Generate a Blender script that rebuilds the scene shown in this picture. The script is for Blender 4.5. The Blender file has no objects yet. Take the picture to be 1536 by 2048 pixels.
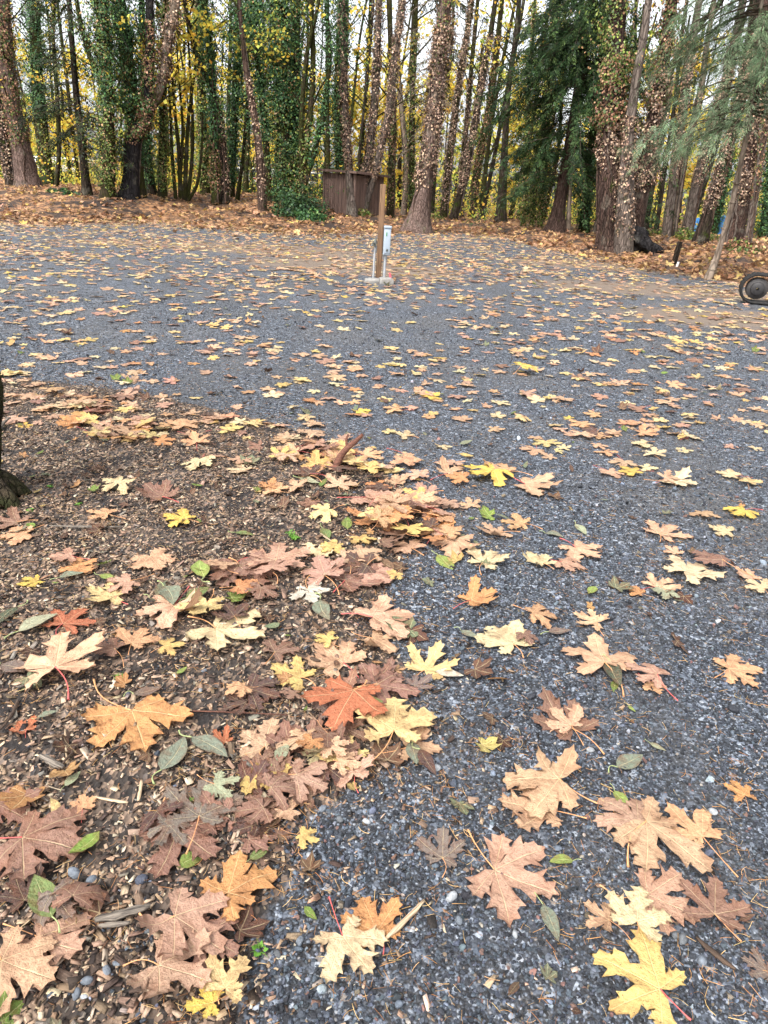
import bpy, bmesh, math, random
import numpy as np
from mathutils import Vector, Matrix, noise as mnoise

sc = bpy.context.scene
COL = sc.collection
R = math.radians
rng = np.random.default_rng(11)
random.seed(11)

# ------------------------------------------------------------------ camera
FPX, W0, H0 = 1420.0, 1536, 2048           # focal length in photograph pixels
CAM_H, PITCH, ROLL = 1.45, R(24.56), R(3.2)
cam_d = bpy.data.cameras.new("camera")
cam = bpy.data.objects.new("camera", cam_d)
COL.objects.link(cam)
cam_d.sensor_fit = 'VERTICAL'
cam_d.sensor_height = 32.0
cam_d.lens = 32.0 * FPX / H0
cam_d.clip_start, cam_d.clip_end = 0.05, 600.0
_F = Vector((0, math.cos(PITCH), -math.sin(PITCH)))
_U0 = Vector((0, math.sin(PITCH), math.cos(PITCH)))
_R0 = Vector((1, 0, 0))
_Rt = _R0 * math.cos(ROLL) + _U0 * math.sin(ROLL)
_Up = _U0 * math.cos(ROLL) - _R0 * math.sin(ROLL)
CPOS = Vector((0, 0, CAM_H))
cam.matrix_world = Matrix(((_Rt.x, _Up.x, -_F.x, CPOS.x), (_Rt.y, _Up.y, -_F.y, CPOS.y),
                           (_Rt.z, _Up.z, -_F.z, CPOS.z), (0, 0, 0, 1)))
sc.camera = cam

# ------------------------------------------------------------------ sky, sun, exposure
SUN_EL, SUN_AZ = R(52), R(215)             # azimuth clockwise from +Y: behind the viewer, to one side
world = bpy.data.worlds.new("World")
sc.world = world
world.use_nodes = True
wn = world.node_tree
wn.nodes.clear()
w_out = wn.nodes.new('ShaderNodeOutputWorld')
w_bg = wn.nodes.new('ShaderNodeBackground')
w_hs = wn.nodes.new('ShaderNodeHueSaturation')
w_sky = wn.nodes.new('ShaderNodeTexSky')
w_sky.sky_type = 'NISHITA'
w_sky.sun_disc = False
w_sky.sun_elevation = SUN_EL
w_sky.sun_rotation = SUN_AZ
w_sky.air_density, w_sky.dust_density, w_sky.ozone_density = 1.0, 4.0, 1.0
w_hs.inputs['Saturation'].default_value = 0.22      # a bright overcast: nearly white
w_bg.inputs['Strength'].default_value = 0.15
wn.links.new(w_sky.outputs[0], w_hs.inputs['Color'])
wn.links.new(w_hs.outputs[0], w_bg.inputs['Color'])
wn.links.new(w_bg.outputs[0], w_out.inputs['Surface'])
sun_d = bpy.data.lights.new("sun", 'SUN')
sun = bpy.data.objects.new("sun", sun_d)
COL.objects.link(sun)
sun_d.energy, sun_d.angle, sun_d.color = 1.4, R(25), (1.0, 0.95, 0.88)
_sd = Vector((math.sin(SUN_AZ) * math.cos(SUN_EL), math.cos(SUN_AZ) * math.cos(SUN_EL), math.sin(SUN_EL)))
sun.rotation_euler = (-_sd).to_track_quat('-Z', 'Y').to_euler()
vs = sc.view_settings
vs.view_transform, vs.look, vs.exposure, vs.gamma = 'Standard', 'None', 1.48, 1.0
vs.use_curve_mapping = False
sc.render.engine = 'CYCLES'
cy = sc.cycles
cy.max_bounces, cy.diffuse_bounces, cy.glossy_bounces = 4, 3, 1
cy.transmission_bounces, cy.transparent_max_bounces = 3, 4
cy.caustics_reflective = cy.caustics_refractive = False
cy.use_denoising = True
cy.use_adaptive_sampling = True
cy.adaptive_threshold = 0.03
cy.sample_clamp_indirect = 4.0

# ------------------------------------------------------------------ projection helpers (plain geometry)
def ray(px, py):
    return (_F * FPX + _Rt * (px - W0 / 2) - _Up * (py - H0 / 2)).normalized()

def smooth(a, b, x):
    t = np.clip((x - a) / (b - a), 0, 1)
    return t * t * (3 - 2 * t)

def to_px(x, y, z):
    dx, dy, dz = x, y, z - CAM_H
    zc = dx * _F.x + dy * _F.y + dz * _F.z
    u = dx * _Rt.x + dy * _Rt.y + dz * _Rt.z
    v = dx * _Up.x + dy * _Up.y + dz * _Up.z
    zc = np.where(np.abs(zc) < 1e-6, 1e-6, zc)
    return W0 / 2 + FPX * u / zc, H0 / 2 - FPX * v / zc, zc

def flat(px, py, z=0.0):
    d = ray(px, py)
    t = (z - CAM_H) / d.z
    return CPOS + d * t

def vnoise(x, y, s, seed=0.0):
    """cheap smooth 2-D noise, vectorised: sums of sines"""
    x = np.asarray(x, float) / s; y = np.asarray(y, float) / s
    return (np.sin(x * 1.7 + y * 2.3 + seed) + np.sin(-x * 2.9 + y * 1.3 + seed * 2.1 + 1.0) +
            np.sin(x * 4.1 - y * 3.7 + seed * 0.7 + 2.0) * 0.6 + np.sin(x * 0.9 + y * 5.3 + seed * 1.3) * 0.6) / 3.2

def inside(poly, x, y):
    x = np.asarray(x, float); y = np.asarray(y, float)
    r = np.zeros(x.shape, bool)
    n = len(poly)
    for i in range(n):
        x0, y0 = poly[i]; x1, y1 = poly[(i + 1) % n]
        c = ((y0 > y) != (y1 > y)) & (x < (x1 - x0) * (y - y0) / (y1 - y0 + 1e-12) + x0)
        r ^= c
    return r

def seg_dist(poly, x, y, closed=True):
    x = np.asarray(x, float); y = np.asarray(y, float)
    d = np.full(x.shape, 1e9)
    n = len(poly)
    for i in range(n if closed else n - 1):
        ax, ay = poly[i]; bx, by = poly[(i + 1) % n]
        ux, uy = bx - ax, by - ay
        t = np.clip(((x - ax) * ux + (y - ay) * uy) / (ux * ux + uy * uy + 1e-12), 0, 1)
        d = np.minimum(d, np.hypot(x - ax - t * ux, y - ay - t * uy))
    return d

# bark-mulch bed (photo outline laid on the ground)
MULCH = [tuple(flat(*p).xy) for p in [(470, 2047), (520, 1900), (575, 1760), (610, 1640), (760, 1545), (835, 1440), (800, 1340),
         (745, 1230), (800, 1120), (845, 1030), (780, 950), (690, 895), (560, 850), (430, 818), (280, 785), (120, 765), (0, 755)]]
MULCH += [(-4.5, MULCH[-1][1] + 0.3), (-4.5, -1.0), (MULCH[0][0] - 0.02, -1.0)]
# where the leaf-covered forest floor begins
LIT = [tuple(flat(*p).xy) for p in [(0, 446), (160, 448), (330, 446), (480, 462), (640, 470), (780, 468), (900, 466), (1000, 474),
       (1100, 500), (1200, 520), (1300, 540), (1420, 558), (1536, 580)]]
LIT = [(-120, LIT[0][1] + 4), (-40, LIT[0][1] + 1)] + LIT + [(30, LIT[-1][1] - 2.5), (120, LIT[-1][1] - 6)]
def lit_edge(x):
    return np.interp(x, [p[0] for p in LIT], [p[1] for p in LIT])

def mulch_sd(x, y):
    d = seg_dist(MULCH, x, y)
    return np.where(inside(MULCH, x, y), d, -d)

def gz(x, y):
    """ground height"""
    x = np.asarray(x, float); y = np.asarray(y, float)
    le = lit_edge(x)
    bank = smooth(0, 9, y - le) * 0.50 * smooth(2.0, -7.0, x) + smooth(0, 8, y - le) * 0.16
    far = smooth(30, 60, y)
    bumps = smooth(0.5, 3.5, y - le) * (vnoise(x, y, 1.7, 3) * 0.10 + vnoise(x, y, 0.6, 5) * 0.05) * (1 - 0.6 * far)
    near = vnoise(x, y, 2.2, 1) * 0.02 * smooth(3, 7, y)
    m = smooth(-0.05, 0.25, mulch_sd(x, y)) if np.min(y) < 9 else 0.0
    return bank + bumps + near + m * (0.015 + vnoise(x, y, 0.35, 7) * 0.008)

def gz1(x, y):
    return float(gz(np.array([x]), np.array([y]))[0])

def ground(px, py):
    z = 0.0
    for _ in range(12):
        p = flat(px, py, z)
        z = 0.5 * z + 0.5 * gz1(p.x, p.y)
    return Vector((p.x, p.y, gz1(p.x, p.y)))

def on_plane(px, py, Y):
    d = ray(px, py)
    return CPOS + d * ((Y - CPOS.y) / d.y)

def depth_of(p):
    return (Vector(p) - CPOS).dot(_F)

# ------------------------------------------------------------------ object helpers
def tag(o, label=None, cat=None, group=None, kind=None):
    if label: o['label'] = label
    if cat: o['category'] = cat
    if group: o['group'] = group
    if kind: o['kind'] = kind
    return o

def empty(name, loc, rz=0.0):
    o = bpy.data.objects.new(name, None)
    o.empty_display_size = 0.1
    COL.objects.link(o)
    o.location = loc
    o.rotation_euler = (0, 0, rz)
    return o

class Geo:
    """collects vertices, faces and per-face colours; build() makes ONE mesh object"""
    def __init__(self):
        self.v, self.f, self.c, self.n = [], [], [], 0
    def add(self, v, f, col=None):
        v = np.asarray(v, float).reshape(-1, 3)
        f = np.asarray(f, int)
        self.v.append(v)
        self.f.append(f + self.n)
        if col is None: col = (1, 1, 1)
        col = np.asarray(col, float)
        if col.ndim == 1: col = np.tile(col, (len(f), 1))
        self.c.append(col)
        self.n += len(v)
        return self
    def mesh(self, name, mat=None, smooth_=False, colours=True):
        me = bpy.data.meshes.new(name)
        v = np.concatenate(self.v)
        tot = np.concatenate([np.full(len(f), f.shape[1]) for f in self.f])
        idx = np.concatenate([f.ravel() for f in self.f])
        me.vertices.add(len(v)); me.loops.add(len(idx)); me.polygons.add(len(tot))
        me.vertices.foreach_set('co', v.ravel())
        me.loops.foreach_set('vertex_index', idx.astype(np.int32))
        me.polygons.foreach_set('loop_start', np.concatenate([[0], np.cumsum(tot)[:-1]]).astype(np.int32))
        me.polygons.foreach_set('loop_total', tot.astype(np.int32))
        if smooth_: me.polygons.foreach_set('use_smooth', np.ones(len(tot), bool))
        me.update(calc_edges=True)
        if colours:
            a = me.attributes.new('fcol', 'FLOAT_COLOR', 'FACE')
            c = np.concatenate(self.c)
            a.data.foreach_set('color', np.concatenate([c, np.ones((len(c), 1))], 1).ravel())
        if mat: me.materials.append(mat)
        return me
    def build(self, name, mat=None, parent=None, smooth_=False, colours=True):
        me = self.mesh(name, mat, smooth_, colours)
        o = bpy.data.objects.new(name, me)
        COL.objects.link(o)
        if parent is not None:
            o.parent = parent
            o.matrix_parent_inverse = Matrix.Identity(4)
        return o

def box(cx, cy, cz, sx, sy, sz, bev=0.0):
    """vertices and faces of a box (chamfered on request)"""
    if bev <= 0:
        v = [(cx + a * sx / 2, cy + b * sy / 2, cz + c * sz / 2) for a in (-1, 1) for b in (-1, 1) for c in (-1, 1)]
        f = [(0, 1, 3, 2), (4, 6, 7, 5), (0, 4, 5, 1), (2, 3, 7, 6), (0, 2, 6, 4), (1, 5, 7, 3)]
        return np.array(v), np.array(f)
    bm = bmesh.new()
    bmesh.ops.create_cube(bm, size=1.0)
    bmesh.ops.scale(bm, vec=(sx, sy, sz), verts=bm.verts)
    bmesh.ops.bevel(bm, geom=list(bm.edges), offset=bev, segments=2, affect='EDGES', profile=0.6)
    bmesh.ops.triangulate(bm, faces=list(bm.faces))
    v = np.array([tuple(q.co) for q in bm.verts]) + np.array([cx, cy, cz])
    bm.verts.index_update()
    f = np.array([[q.index for q in fc.verts] for fc in bm.faces])
    bm.free()
    return v, f

def catmull(P, n):
    P = np.asarray(P, float)
    P = np.vstack([2 * P[0] - P[1], P, 2 * P[-1] - P[-2]])
    m = len(P) - 3
    u = np.linspace(0, m, n)
    i = np.clip(u.astype(int), 0, m - 1)
    t = (u - i)[:, None]
    a, b, c, d = P[i], P[i + 1], P[i + 2], P[i + 3]
    return 0.5 * ((2 * b) + (-a + c) * t + (2 * a - 5 * b + 4 * c - d) * t ** 2 + (-a + 3 * b - 3 * c + d) * t ** 3)

def tube(P, rad, sides=8, rough=0.0, ridges=0, seed=0, cap=True):
    P = np.asarray(P, float); rad = np.asarray(rad, float)
    n = len(P)
    T = np.gradient(P, axis=0)
    T /= np.linalg.norm(T, axis=1, keepdims=True) + 1e-12
    ref = np.array([1.0, 0, 0]) if abs(T[:, 0]).mean() < 0.8 else np.array([0, 0, 1.0])
    A = np.cross(T, ref); A /= np.linalg.norm(A, axis=1, keepdims=True) + 1e-12
    B = np.cross(T, A)
    th = np.linspace(0, 2 * np.pi, sides, endpoint=False)
    rr = np.repeat(rad[:, None], sides, 1)
    if rough > 0:
        g = np.random.default_rng(seed)
        k = np.arange(n)[:, None]
        rr = rr * (1 + rough * (0.6 * np.sin(th[None] * 2 + k * 0.35 + seed) + 0.5 * np.sin(th[None] * 3 - k * 0.5 + seed * 2) + 0.5 * g.normal(size=(n, sides))))
        if ridges:
            rr = rr * (1 + 0.08 * np.sin(th[None] * ridges + 0.3 * np.sin(k * 0.4)))
    V = P[:, None] + rr[..., None] * (np.cos(th)[None, :, None] * A[:, None] + np.sin(th)[None, :, None] * B[:, None])
    V = V.reshape(-1, 3)
    i = np.arange(n - 1)[:, None] * sides
    j = np.arange(sides)[None]
    j2 = (j + 1) % sides
    F = np.stack([i + j, i + j2, i + sides + j2, i + sides + j], -1).reshape(-1, 4)
    return V, F

def cap_top(V, sides):
    c = V[-sides:].mean(0)
    return c

def srgb(r, g, b, k=1.0):
    c = np.array([r, g, b], float) / 255.0
    c = np.where(c <= 0.04045, c / 12.92, ((c + 0.055) / 1.055) ** 2.4)
    return c * k

ONES = "zero one two three four five six seven eight nine ten eleven twelve thirteen fourteen fifteen sixteen seventeen eighteen nineteen".split()
TENS = "zero ten twenty thirty forty fifty sixty seventy eighty ninety".split()
def words_of(n):
    n = int(max(0, min(99, n)))
    if n < 20: return ONES[n]
    return TENS[n // 10] + ("-" + ONES[n % 10] if n % 10 else "")
# ------------------------------------------------------------------ materials
class NT:
    def __init__(self, name):
        self.m = bpy.data.materials.new(name)
        self.m.use_nodes = True
        self.t = self.m.node_tree
        self.t.nodes.clear()
        self.out = self.n('OutputMaterial')
    def n(self, kind, **kw):
        x = self.t.nodes.new('ShaderNode' + kind)
        for k, v in kw.items(): setattr(x, k, v)
        return x
    def l(self, a, b):
        self.t.links.new(a, b)
    def put(self, sock, v):
        if v is None: return
        if hasattr(v, 'is_output'): self.l(v, sock)
        else:
            if sock.type == 'RGBA' and len(v) == 3: v = (*v, 1)
            sock.default_value = v
    def pos(self): return self.n('NewGeometry').outputs['Position']
    def obj(self): return self.n('TexCoord').outputs['Object']
    def attr(self, name, kind='GEOMETRY', out='Color'):
        a = self.n('Attribute'); a.attribute_name = name; a.attribute_type = kind
        return a.outputs[out]
    def mapping(self, v, scale=(1, 1, 1), loc=(0, 0, 0), rot=(0, 0, 0)):
        m = self.n('Mapping'); self.put(m.inputs['Vector'], v)
        m.inputs['Scale'].default_value = scale; self.put(m.inputs['Location'], loc); m.inputs['Rotation'].default_value = rot
        return m.outputs[0]
    def noise(self, v, scale=5, detail=4, rough=0.55, dist=0.0, out='Fac'):
        x = self.n('TexNoise'); self.put(x.inputs['Vector'], v)
        x.inputs['Scale'].default_value = scale; x.inputs['Detail'].default_value = detail
        x.inputs['Roughness'].default_value = rough; x.inputs['Distortion'].default_value = dist
        return x.outputs[out]
    def voro(self, v, scale=5, feature='F1', rand=1.0):
        x = self.n('TexVoronoi', feature=feature); self.put(x.inputs['Vector'], v)
        x.inputs['Scale'].default_value = scale; x.inputs['Randomness'].default_value = rand
        return x
    def ramp(self, f, stops, interp='LINEAR'):
        r = self.n('ValToRGB'); self.put(r.inputs[0], f)
        e = r.color_ramp.elements; r.color_ramp.interpolation = interp
        while len(e) > 1: e.remove(e[-1])
        for i, (p, c) in enumerate(stops):
            if not hasattr(c, '__len__'): c = (c, c, c)
            if i == 0: q = e[0]; q.position = p
            else: q = e.new(p)
            q.color = (*c, 1)
        return r.outputs[0]
    def math(self, op, a, b=None, c=None, clamp=False):
        m = self.n('Math', operation=op, use_clamp=clamp)
        self.put(m.inputs[0], a); self.put(m.inputs[1], b)
        if c is not None: self.put(m.inputs[2], c)
        return m.outputs[0]
    def sstep(self, f, a, b):
        m = self.n('MapRange', interpolation_type='SMOOTHSTEP'); self.put(m.inputs[0], f)
        m.inputs[1].default_value, m.inputs[2].default_value = a, b
        return m.outputs[0]
    def mix(self, f, a, b, blend='MIX'):
        m = self.n('Mix', data_type='RGBA', blend_type=blend)
        self.put(m.inputs[0], f); self.put(m.inputs[6], a); self.put(m.inputs[7], b)
        return m.outputs[2]
    def bump(self, h, strength=0.5, dist=0.01, normal=None):
        b = self.n('Bump'); self.put(b.inputs['Height'], h)
        b.inputs['Strength'].default_value = strength; b.inputs['Distance'].default_value = dist
        if normal is not None: self.l(normal, b.inputs['Normal'])
        return b.outputs[0]
    def rand(self): return self.n('ObjectInfo').outputs['Random']
    def bsdf(self, col, rough=0.7, spec=0.3, normal=None, metal=0.0, coat=0.0):
        b = self.n('BsdfPrincipled')
        self.put(b.inputs['Base Color'], col); self.put(b.inputs['Roughness'], rough)
        self.put(b.inputs['Specular IOR Level'], spec); b.inputs['Metallic'].default_value = metal
        b.inputs['Coat Weight'].default_value = coat
        if normal is not None: self.l(normal, b.inputs['Normal'])
        return b.outputs[0]
    def leafy(self, col, tr, rough=0.6, spec=0.25, normal=None, tcol=None):
        b = self.bsdf(col, rough, spec, normal)
        t = self.n('BsdfTranslucent'); self.put(t.inputs['Color'], tcol if tcol is not None else col)
        if normal is not None: self.l(normal, t.inputs['Normal'])
        m = self.n('MixShader'); m.inputs[0].default_value = tr
        self.l(b, m.inputs[1]); self.l(t.outputs[0], m.inputs[2])
        return m.outputs[0]
    def done(self, sh):
        self.l(sh, self.out.inputs['Surface'])
        return self.m

def lin(*c): return tuple(srgb(*c))

def m_leaf(name, inst):
    t = NT(name)
    if inst: base = t.attr('icol', 'INSTANCER')
    else: base = t.n('ObjectInfo').outputs['Color']
    rnd = t.rand()
    lp = t.attr('lpos', out='Vector')
    off = t.n('CombineXYZ'); t.l(t.math('MULTIPLY', rnd, 37.0), off.inputs[0]); t.l(t.math('MULTIPLY', rnd, 91.0), off.inputs[1])
    va = t.n('VectorMath', operation='ADD'); t.l(lp, va.inputs[0]); t.l(off.outputs[0], va.inputs[1])
    p = va.outputs[0]
    vein = t.attr('vein', out='Fac'); lt = t.attr('lt', out='Fac'); lw = t.attr('lw', out='Fac')
    big = t.noise(p, 2.2, 3, 0.6)
    fine = t.noise(p, 9, 5, 0.65)
    # blotches of a browner, darker tone (age of the leaf, with a shape of its own)
    brown = t.mix(0.55, base, lin(120, 74, 48))
    c = t.mix(t.math('MULTIPLY', t.sstep(big, 0.46, 0.66), 0.8), base, brown)
    c = t.mix(t.math('MULTIPLY', t.sstep(fine, 0.42, 0.66), 0.5), c, brown)
    hs = t.n('HueSaturation'); t.l(c, hs.inputs['Color']); hs.inputs['Value'].default_value = 1.12
    c = t.mix(t.sstep(t.noise(p, 5, 2), 0.55, 0.7), c, hs.outputs[0])
    # withered rim
    rim = t.math('MULTIPLY', t.sstep(lw, 0.72, 1.0), t.sstep(t.noise(p, 4, 3), 0.42, 0.62))
    c = t.mix(t.math('MULTIPLY', rim, 0.55), c, lin(105, 62, 40))
    # dark pin spots
    sp = t.voro(p, 13)
    spm = t.math('MULTIPLY', t.math('LESS_THAN', sp.outputs['Distance'], 0.13), t.math('GREATER_THAN', sp.outputs['Color'], 0.45))
    c = t.mix(t.math('MULTIPLY', spm, 0.7), c, lin(70, 40, 28))
    # veins
    mid = t.sstep(vein, 0.86, 0.97)
    ph = t.math('FRACT', t.math('MULTIPLY', t.math('SUBTRACT', lt, t.math('MULTIPLY', lw, 0.16)), 8.5))
    sec = t.math('LESS_THAN', t.math('ABSOLUTE', t.math('SUBTRACT', ph, 0.5)), 0.055)
    sec = t.math('MULTIPLY', sec, t.math('LESS_THAN', lw, 0.8))
    vm = t.math('MAXIMUM', t.math('MULTIPLY', mid, 0.5), t.math('MULTIPLY', sec, 0.12))
    c = t.mix(vm, c, t.mix(0.6, base, lin(246, 226, 176)))
    h = t.math('ADD', t.math('MULTIPLY', fine, 0.7), t.math('MULTIPLY', vm, 0.6))
    nrm = t.bump(h, 0.55, 0.05)
    return t.done(t.leafy(c, 0.22, 0.55, 0.35, nrm))

def m_fol(name, tr=0.35, rough=0.6, spec=0.2):
    t = NT(name)
    c = t.attr('fcol')
    return t.done(t.leafy(c, tr, rough, spec))

def m_bark(name, a, b, moss=0.0, mossc=(60, 72, 22), stretch=0.18, scale=9, deep=0.8):
    t = NT(name)
    p = t.pos()
    q = t.mapping(p, (1, 1, stretch))
    n1 = t.noise(q, scale, 7, 0.68, 0.6)
    n2 = t.noise(p, 2.2, 4)
    v = t.voro(t.mapping(p, (1, 1, 0.28)), scale * 1.3, 'DISTANCE_TO_EDGE')
    crack = t.sstep(v.outputs['Distance'], 0.0, 0.16)
    c = t.mix(t.sstep(n1, 0.3, 0.7), lin(*a), lin(*b))
    c = t.mix(t.math('MULTIPLY', t.math('SUBTRACT', 1.0, crack), 0.55), c, tuple(x * 0.35 for x in lin(*a)))
    c = t.mix(t.math('MULTIPLY', t.sstep(n2, 0.55, 0.75), 0.3), c, lin(150, 146, 132))
    if moss > 0:
        mm = t.sstep(t.noise(p, 3.2, 5, 0.65), 0.62 - moss * 0.35, 0.78 - moss * 0.3)
        c = t.mix(t.math('MULTIPLY', mm, 0.85), c, t.mix(t.noise(p, 30, 2), lin(*mossc), lin(mossc[0] * 0.55, mossc[1] * 0.6, mossc[2] * 0.5)))
    h = t.math('ADD', t.math('MULTIPLY', n1, 0.7), t.math('MULTIPLY', crack, 0.5))
    return t.done(t.bsdf(c, 0.92, 0.12, t.bump(h, deep, 0.05)))

def m_plain(name, c, rough=0.6, spec=0.3, var=0.12, nscale=14, bump=0.15, metal=0.0, dirt=None, dirt_amt=0.0):
    t = NT(name)
    p = t.obj()
    n = t.noise(p, nscale, 5, 0.6)
    a = lin(*c)
    col = t.mix(n, tuple(x * (1 - var * 1.6) for x in a), tuple(min(1, x * (1 + var)) for x in a))
    if dirt is not None:
        col = t.mix(t.math('MULTIPLY', t.sstep(t.noise(p, nscale * 0.4, 6, 0.7), 0.5, 0.72), dirt_amt), col, lin(*dirt))
    return t.done(t.bsdf(col, rough, spec, t.bump(n, bump, 0.01), metal))

def m_wood(name, a, b, axis=2, scale=16, knots=True):
    t = NT(name)
    p = t.obj()
    r = t.n('CombineXYZ'); t.l(t.math('MULTIPLY', t.rand(), 23.0), r.inputs[0]); t.l(t.math('MULTIPLY', t.rand(), 7.0), r.inputs[1])
    va = t.n('VectorMath', operation='ADD'); t.l(p, va.inputs[0]); t.l(r.outputs[0], va.inputs[1])
    s = [1, 1, 1]; s[axis] = 0.06
    n = t.noise(t.mapping(va.outputs[0], tuple(s)), scale, 6, 0.6, 0.8)
    big = t.noise(va.outputs[0], 1.6, 3)
    c = t.mix(t.sstep(n, 0.3, 0.7), lin(*a), lin(*b))
    c = t.mix(t.math('MULTIPLY', t.sstep(big, 0.5, 0.75), 0.35), c, tuple(x * 0.55 for x in lin(*a)))
    if knots:
        k = t.voro(va.outputs[0], 3.0)
        c = t.mix(t.math('MULTIPLY', t.math('SUBTRACT', 1.0, t.sstep(k.outputs['Distance'], 0.05, 0.16)), 0.6), c, lin(60, 38, 24))
    br = t.n('HueSaturation'); t.l(c, br.inputs['Color']); t.l(t.math('MULTIPLY_ADD', t.rand(), 0.35, 0.82), br.inputs['Value'])
    return t.done(t.bsdf(br.outputs[0], 0.8, 0.2, t.bump(n, 0.4, 0.01)))

def m_stone(name, inst):
    t = NT(name)
    base = t.attr('icol', 'INSTANCER') if inst else t.n('ObjectInfo').outputs['Color']
    p = t.obj()
    r = t.n('CombineXYZ'); t.l(t.math('MULTIPLY', t.rand(), 50.0), r.inputs[0])
    va = t.n('VectorMath', operation='ADD'); t.l(p, va.inputs[0]); t.l(r.outputs[0], va.inputs[1])
    n = t.noise(va.outputs[0], 2.4, 5, 0.7)
    c = t.mix(t.sstep(n, 0.35, 0.7), t.mix(0.4, base, (0.01, 0.01, 0.012)), base)
    return t.done(t.bsdf(c, 0.62, 0.35, t.bump(n, 0.35, 0.15)))

def m_chip(name):
    t = NT(name)
    base = t.attr('icol', 'INSTANCER')
    p = t.obj()
    r = t.n('CombineXYZ'); t.l(t.math('MULTIPLY', t.rand(), 50.0), r.inputs[0])
    va = t.n('VectorMath', operation='ADD'); t.l(p, va.inputs[0]); t.l(r.outputs[0], va.inputs[1])
    n = t.noise(t.mapping(va.outputs[0], (0.5, 4, 4)), 1.5, 4, 0.7)
    c = t.mix(t.sstep(n, 0.3, 0.7), t.mix(0.45, base, (0.02, 0.013, 0.009)), base)
    return t.done(t.bsdf(c, 0.8, 0.25, t.bump(n, 0.4, 0.2)))

def m_ground():
    t = NT("ground_surface")
    p = t.pos()
    mulch = t.attr('mulch', out='Fac'); lit = t.attr('litter', out='Fac'); dirt = t.attr('dirt', out='Fac')
    edge = t.noise(p, 7, 5, 0.65)
    # --- fine crushed gravel
    v1 = t.voro(p, 130); v2 = t.voro(p, 74)
    g1 = t.ramp(t.n('SeparateColor').outputs[0], [(0, 0)]) if False else None
    s1 = t.n('SeparateColor'); t.l(v1.outputs['Color'], s1.inputs[0])
    s2 = t.n('SeparateColor'); t.l(v2.outputs['Color'], s2.inputs[0])
    GR = [(0.0, lin(32, 34, 39)), (0.35, lin(60, 65, 73)), (0.62, lin(88, 95, 106)), (0.82, lin(114, 122, 134)), (0.96, lin(150, 157, 167)), (1.0, lin(118, 106, 94))]
    c1 = t.ramp(s1.outputs[0], GR); c2 = t.ramp(s2.outputs[0], GR)
    gap1 = t.sstep(v1.outputs['Distance'], 0.62, 0.25)
    c1 = t.mix(t.math('MULTIPLY', t.math('SUBTRACT', 1.0, gap1), 0.8), c1, lin(22, 22, 24))
    sel = t.sstep(t.noise(p, 26, 3), 0.5, 0.58)
    gc = t.mix(sel, c1, c2)
    wide = t.noise(p, 0.9, 4, 0.6)
    gc = t.mix(t.math('MULTIPLY', t.sstep(wide, 0.42, 0.7), 0.35), gc, lin(92, 88, 84))
    rut = t.noise(t.mapping(p, (1.1, 0.16, 1), rot=(0, 0, 0.35)), 1.3, 4, 0.6)
    gc = t.mix(t.math('MULTIPLY', t.sstep(rut, 0.5, 0.62), 0.42), gc, t.mix(t.noise(p, 60, 4), lin(46, 48, 52), lin(86, 84, 82)))
    gh = t.math('ADD', t.math('MULTIPLY', v1.outputs['Distance'], -0.5), t.math('MULTIPLY', v2.outputs['Distance'], -0.5))
    # --- dirt, fine and brownish grey
    dn = t.noise(p, 40, 6, 0.7)
    dc = t.mix(dn, lin(84, 72, 62), lin(132, 116, 100))
    dm = t.sstep(t.math('ADD', dirt, t.math('MULTIPLY', t.math('SUBTRACT', edge, 0.5), 0.9)), 0.35, 0.75)
    gc = t.mix(t.math('MULTIPLY', dm, 0.85), gc, dc)
    # --- dark soil with crumbs of bark
    sv = t.voro(t.mapping(p, (1, 0.55, 1), rot=(0, 0, 0.6)), 85)
    ss = t.n('SeparateColor'); t.l(sv.outputs['Color'], ss.inputs[0])
    sc_ = t.ramp(ss.outputs[0], [(0, lin(32, 28, 26)), (0.4, lin(54, 47, 42)), (0.65, lin(94, 80, 69)), (0.85, lin(150, 126, 106)), (1, lin(72, 70, 70))])
    sc_ = t.mix(t.sstep(t.noise(p, 5, 5, 0.7), 0.36, 0.56), lin(36, 32, 31), sc_)
    mm = t.sstep(t.math('ADD', mulch, t.math('MULTIPLY', t.math('SUBTRACT', edge, 0.5), 0.8)), 0.38, 0.62)
    c = t.mix(mm, gc, sc_)
    # --- forest floor: old matted leaves
    lv = t.voro(p, 11); ls = t.n('SeparateColor'); t.l(lv.outputs['Color'], ls.inputs[0])
    lc = t.ramp(ls.outputs[0], [(0, lin(52, 40, 34)), (0.3, lin(90, 66, 50)), (0.55, lin(138, 98, 66)), (0.8, lin(170, 130, 92)), (1, lin(70, 54, 44))])
    lc = t.mix(t.sstep(t.noise(p, 0.8, 5, 0.7), 0.44, 0.6), lc, lin(48, 38, 33))
    lm = t.sstep(t.math('ADD', lit, t.math('MULTIPLY', t.math('SUBTRACT', t.noise(p, 1.6, 5, 0.7), 0.5), 1.0)), 0.35, 0.7)
    c = t.mix(lm, c, lc)
    h = t.mix(mm, gh, sv.outputs['Distance'])
    n0 = t.bump(h, 0.75, 0.008)
    n1 = t.bump(t.noise(p, 3, 4), 0.25, 0.05, n0)
    return t.done(t.bsdf(c, 0.75, 0.34, n1))

def m_veg(name, a, b, tr=0.25):
    t = NT(name)
    n = t.noise(t.pos(), 40, 3)
    c = t.mix(n, lin(*a), lin(*b))
    return t.done(t.leafy(c, tr, 0.5, 0.3))

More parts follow.
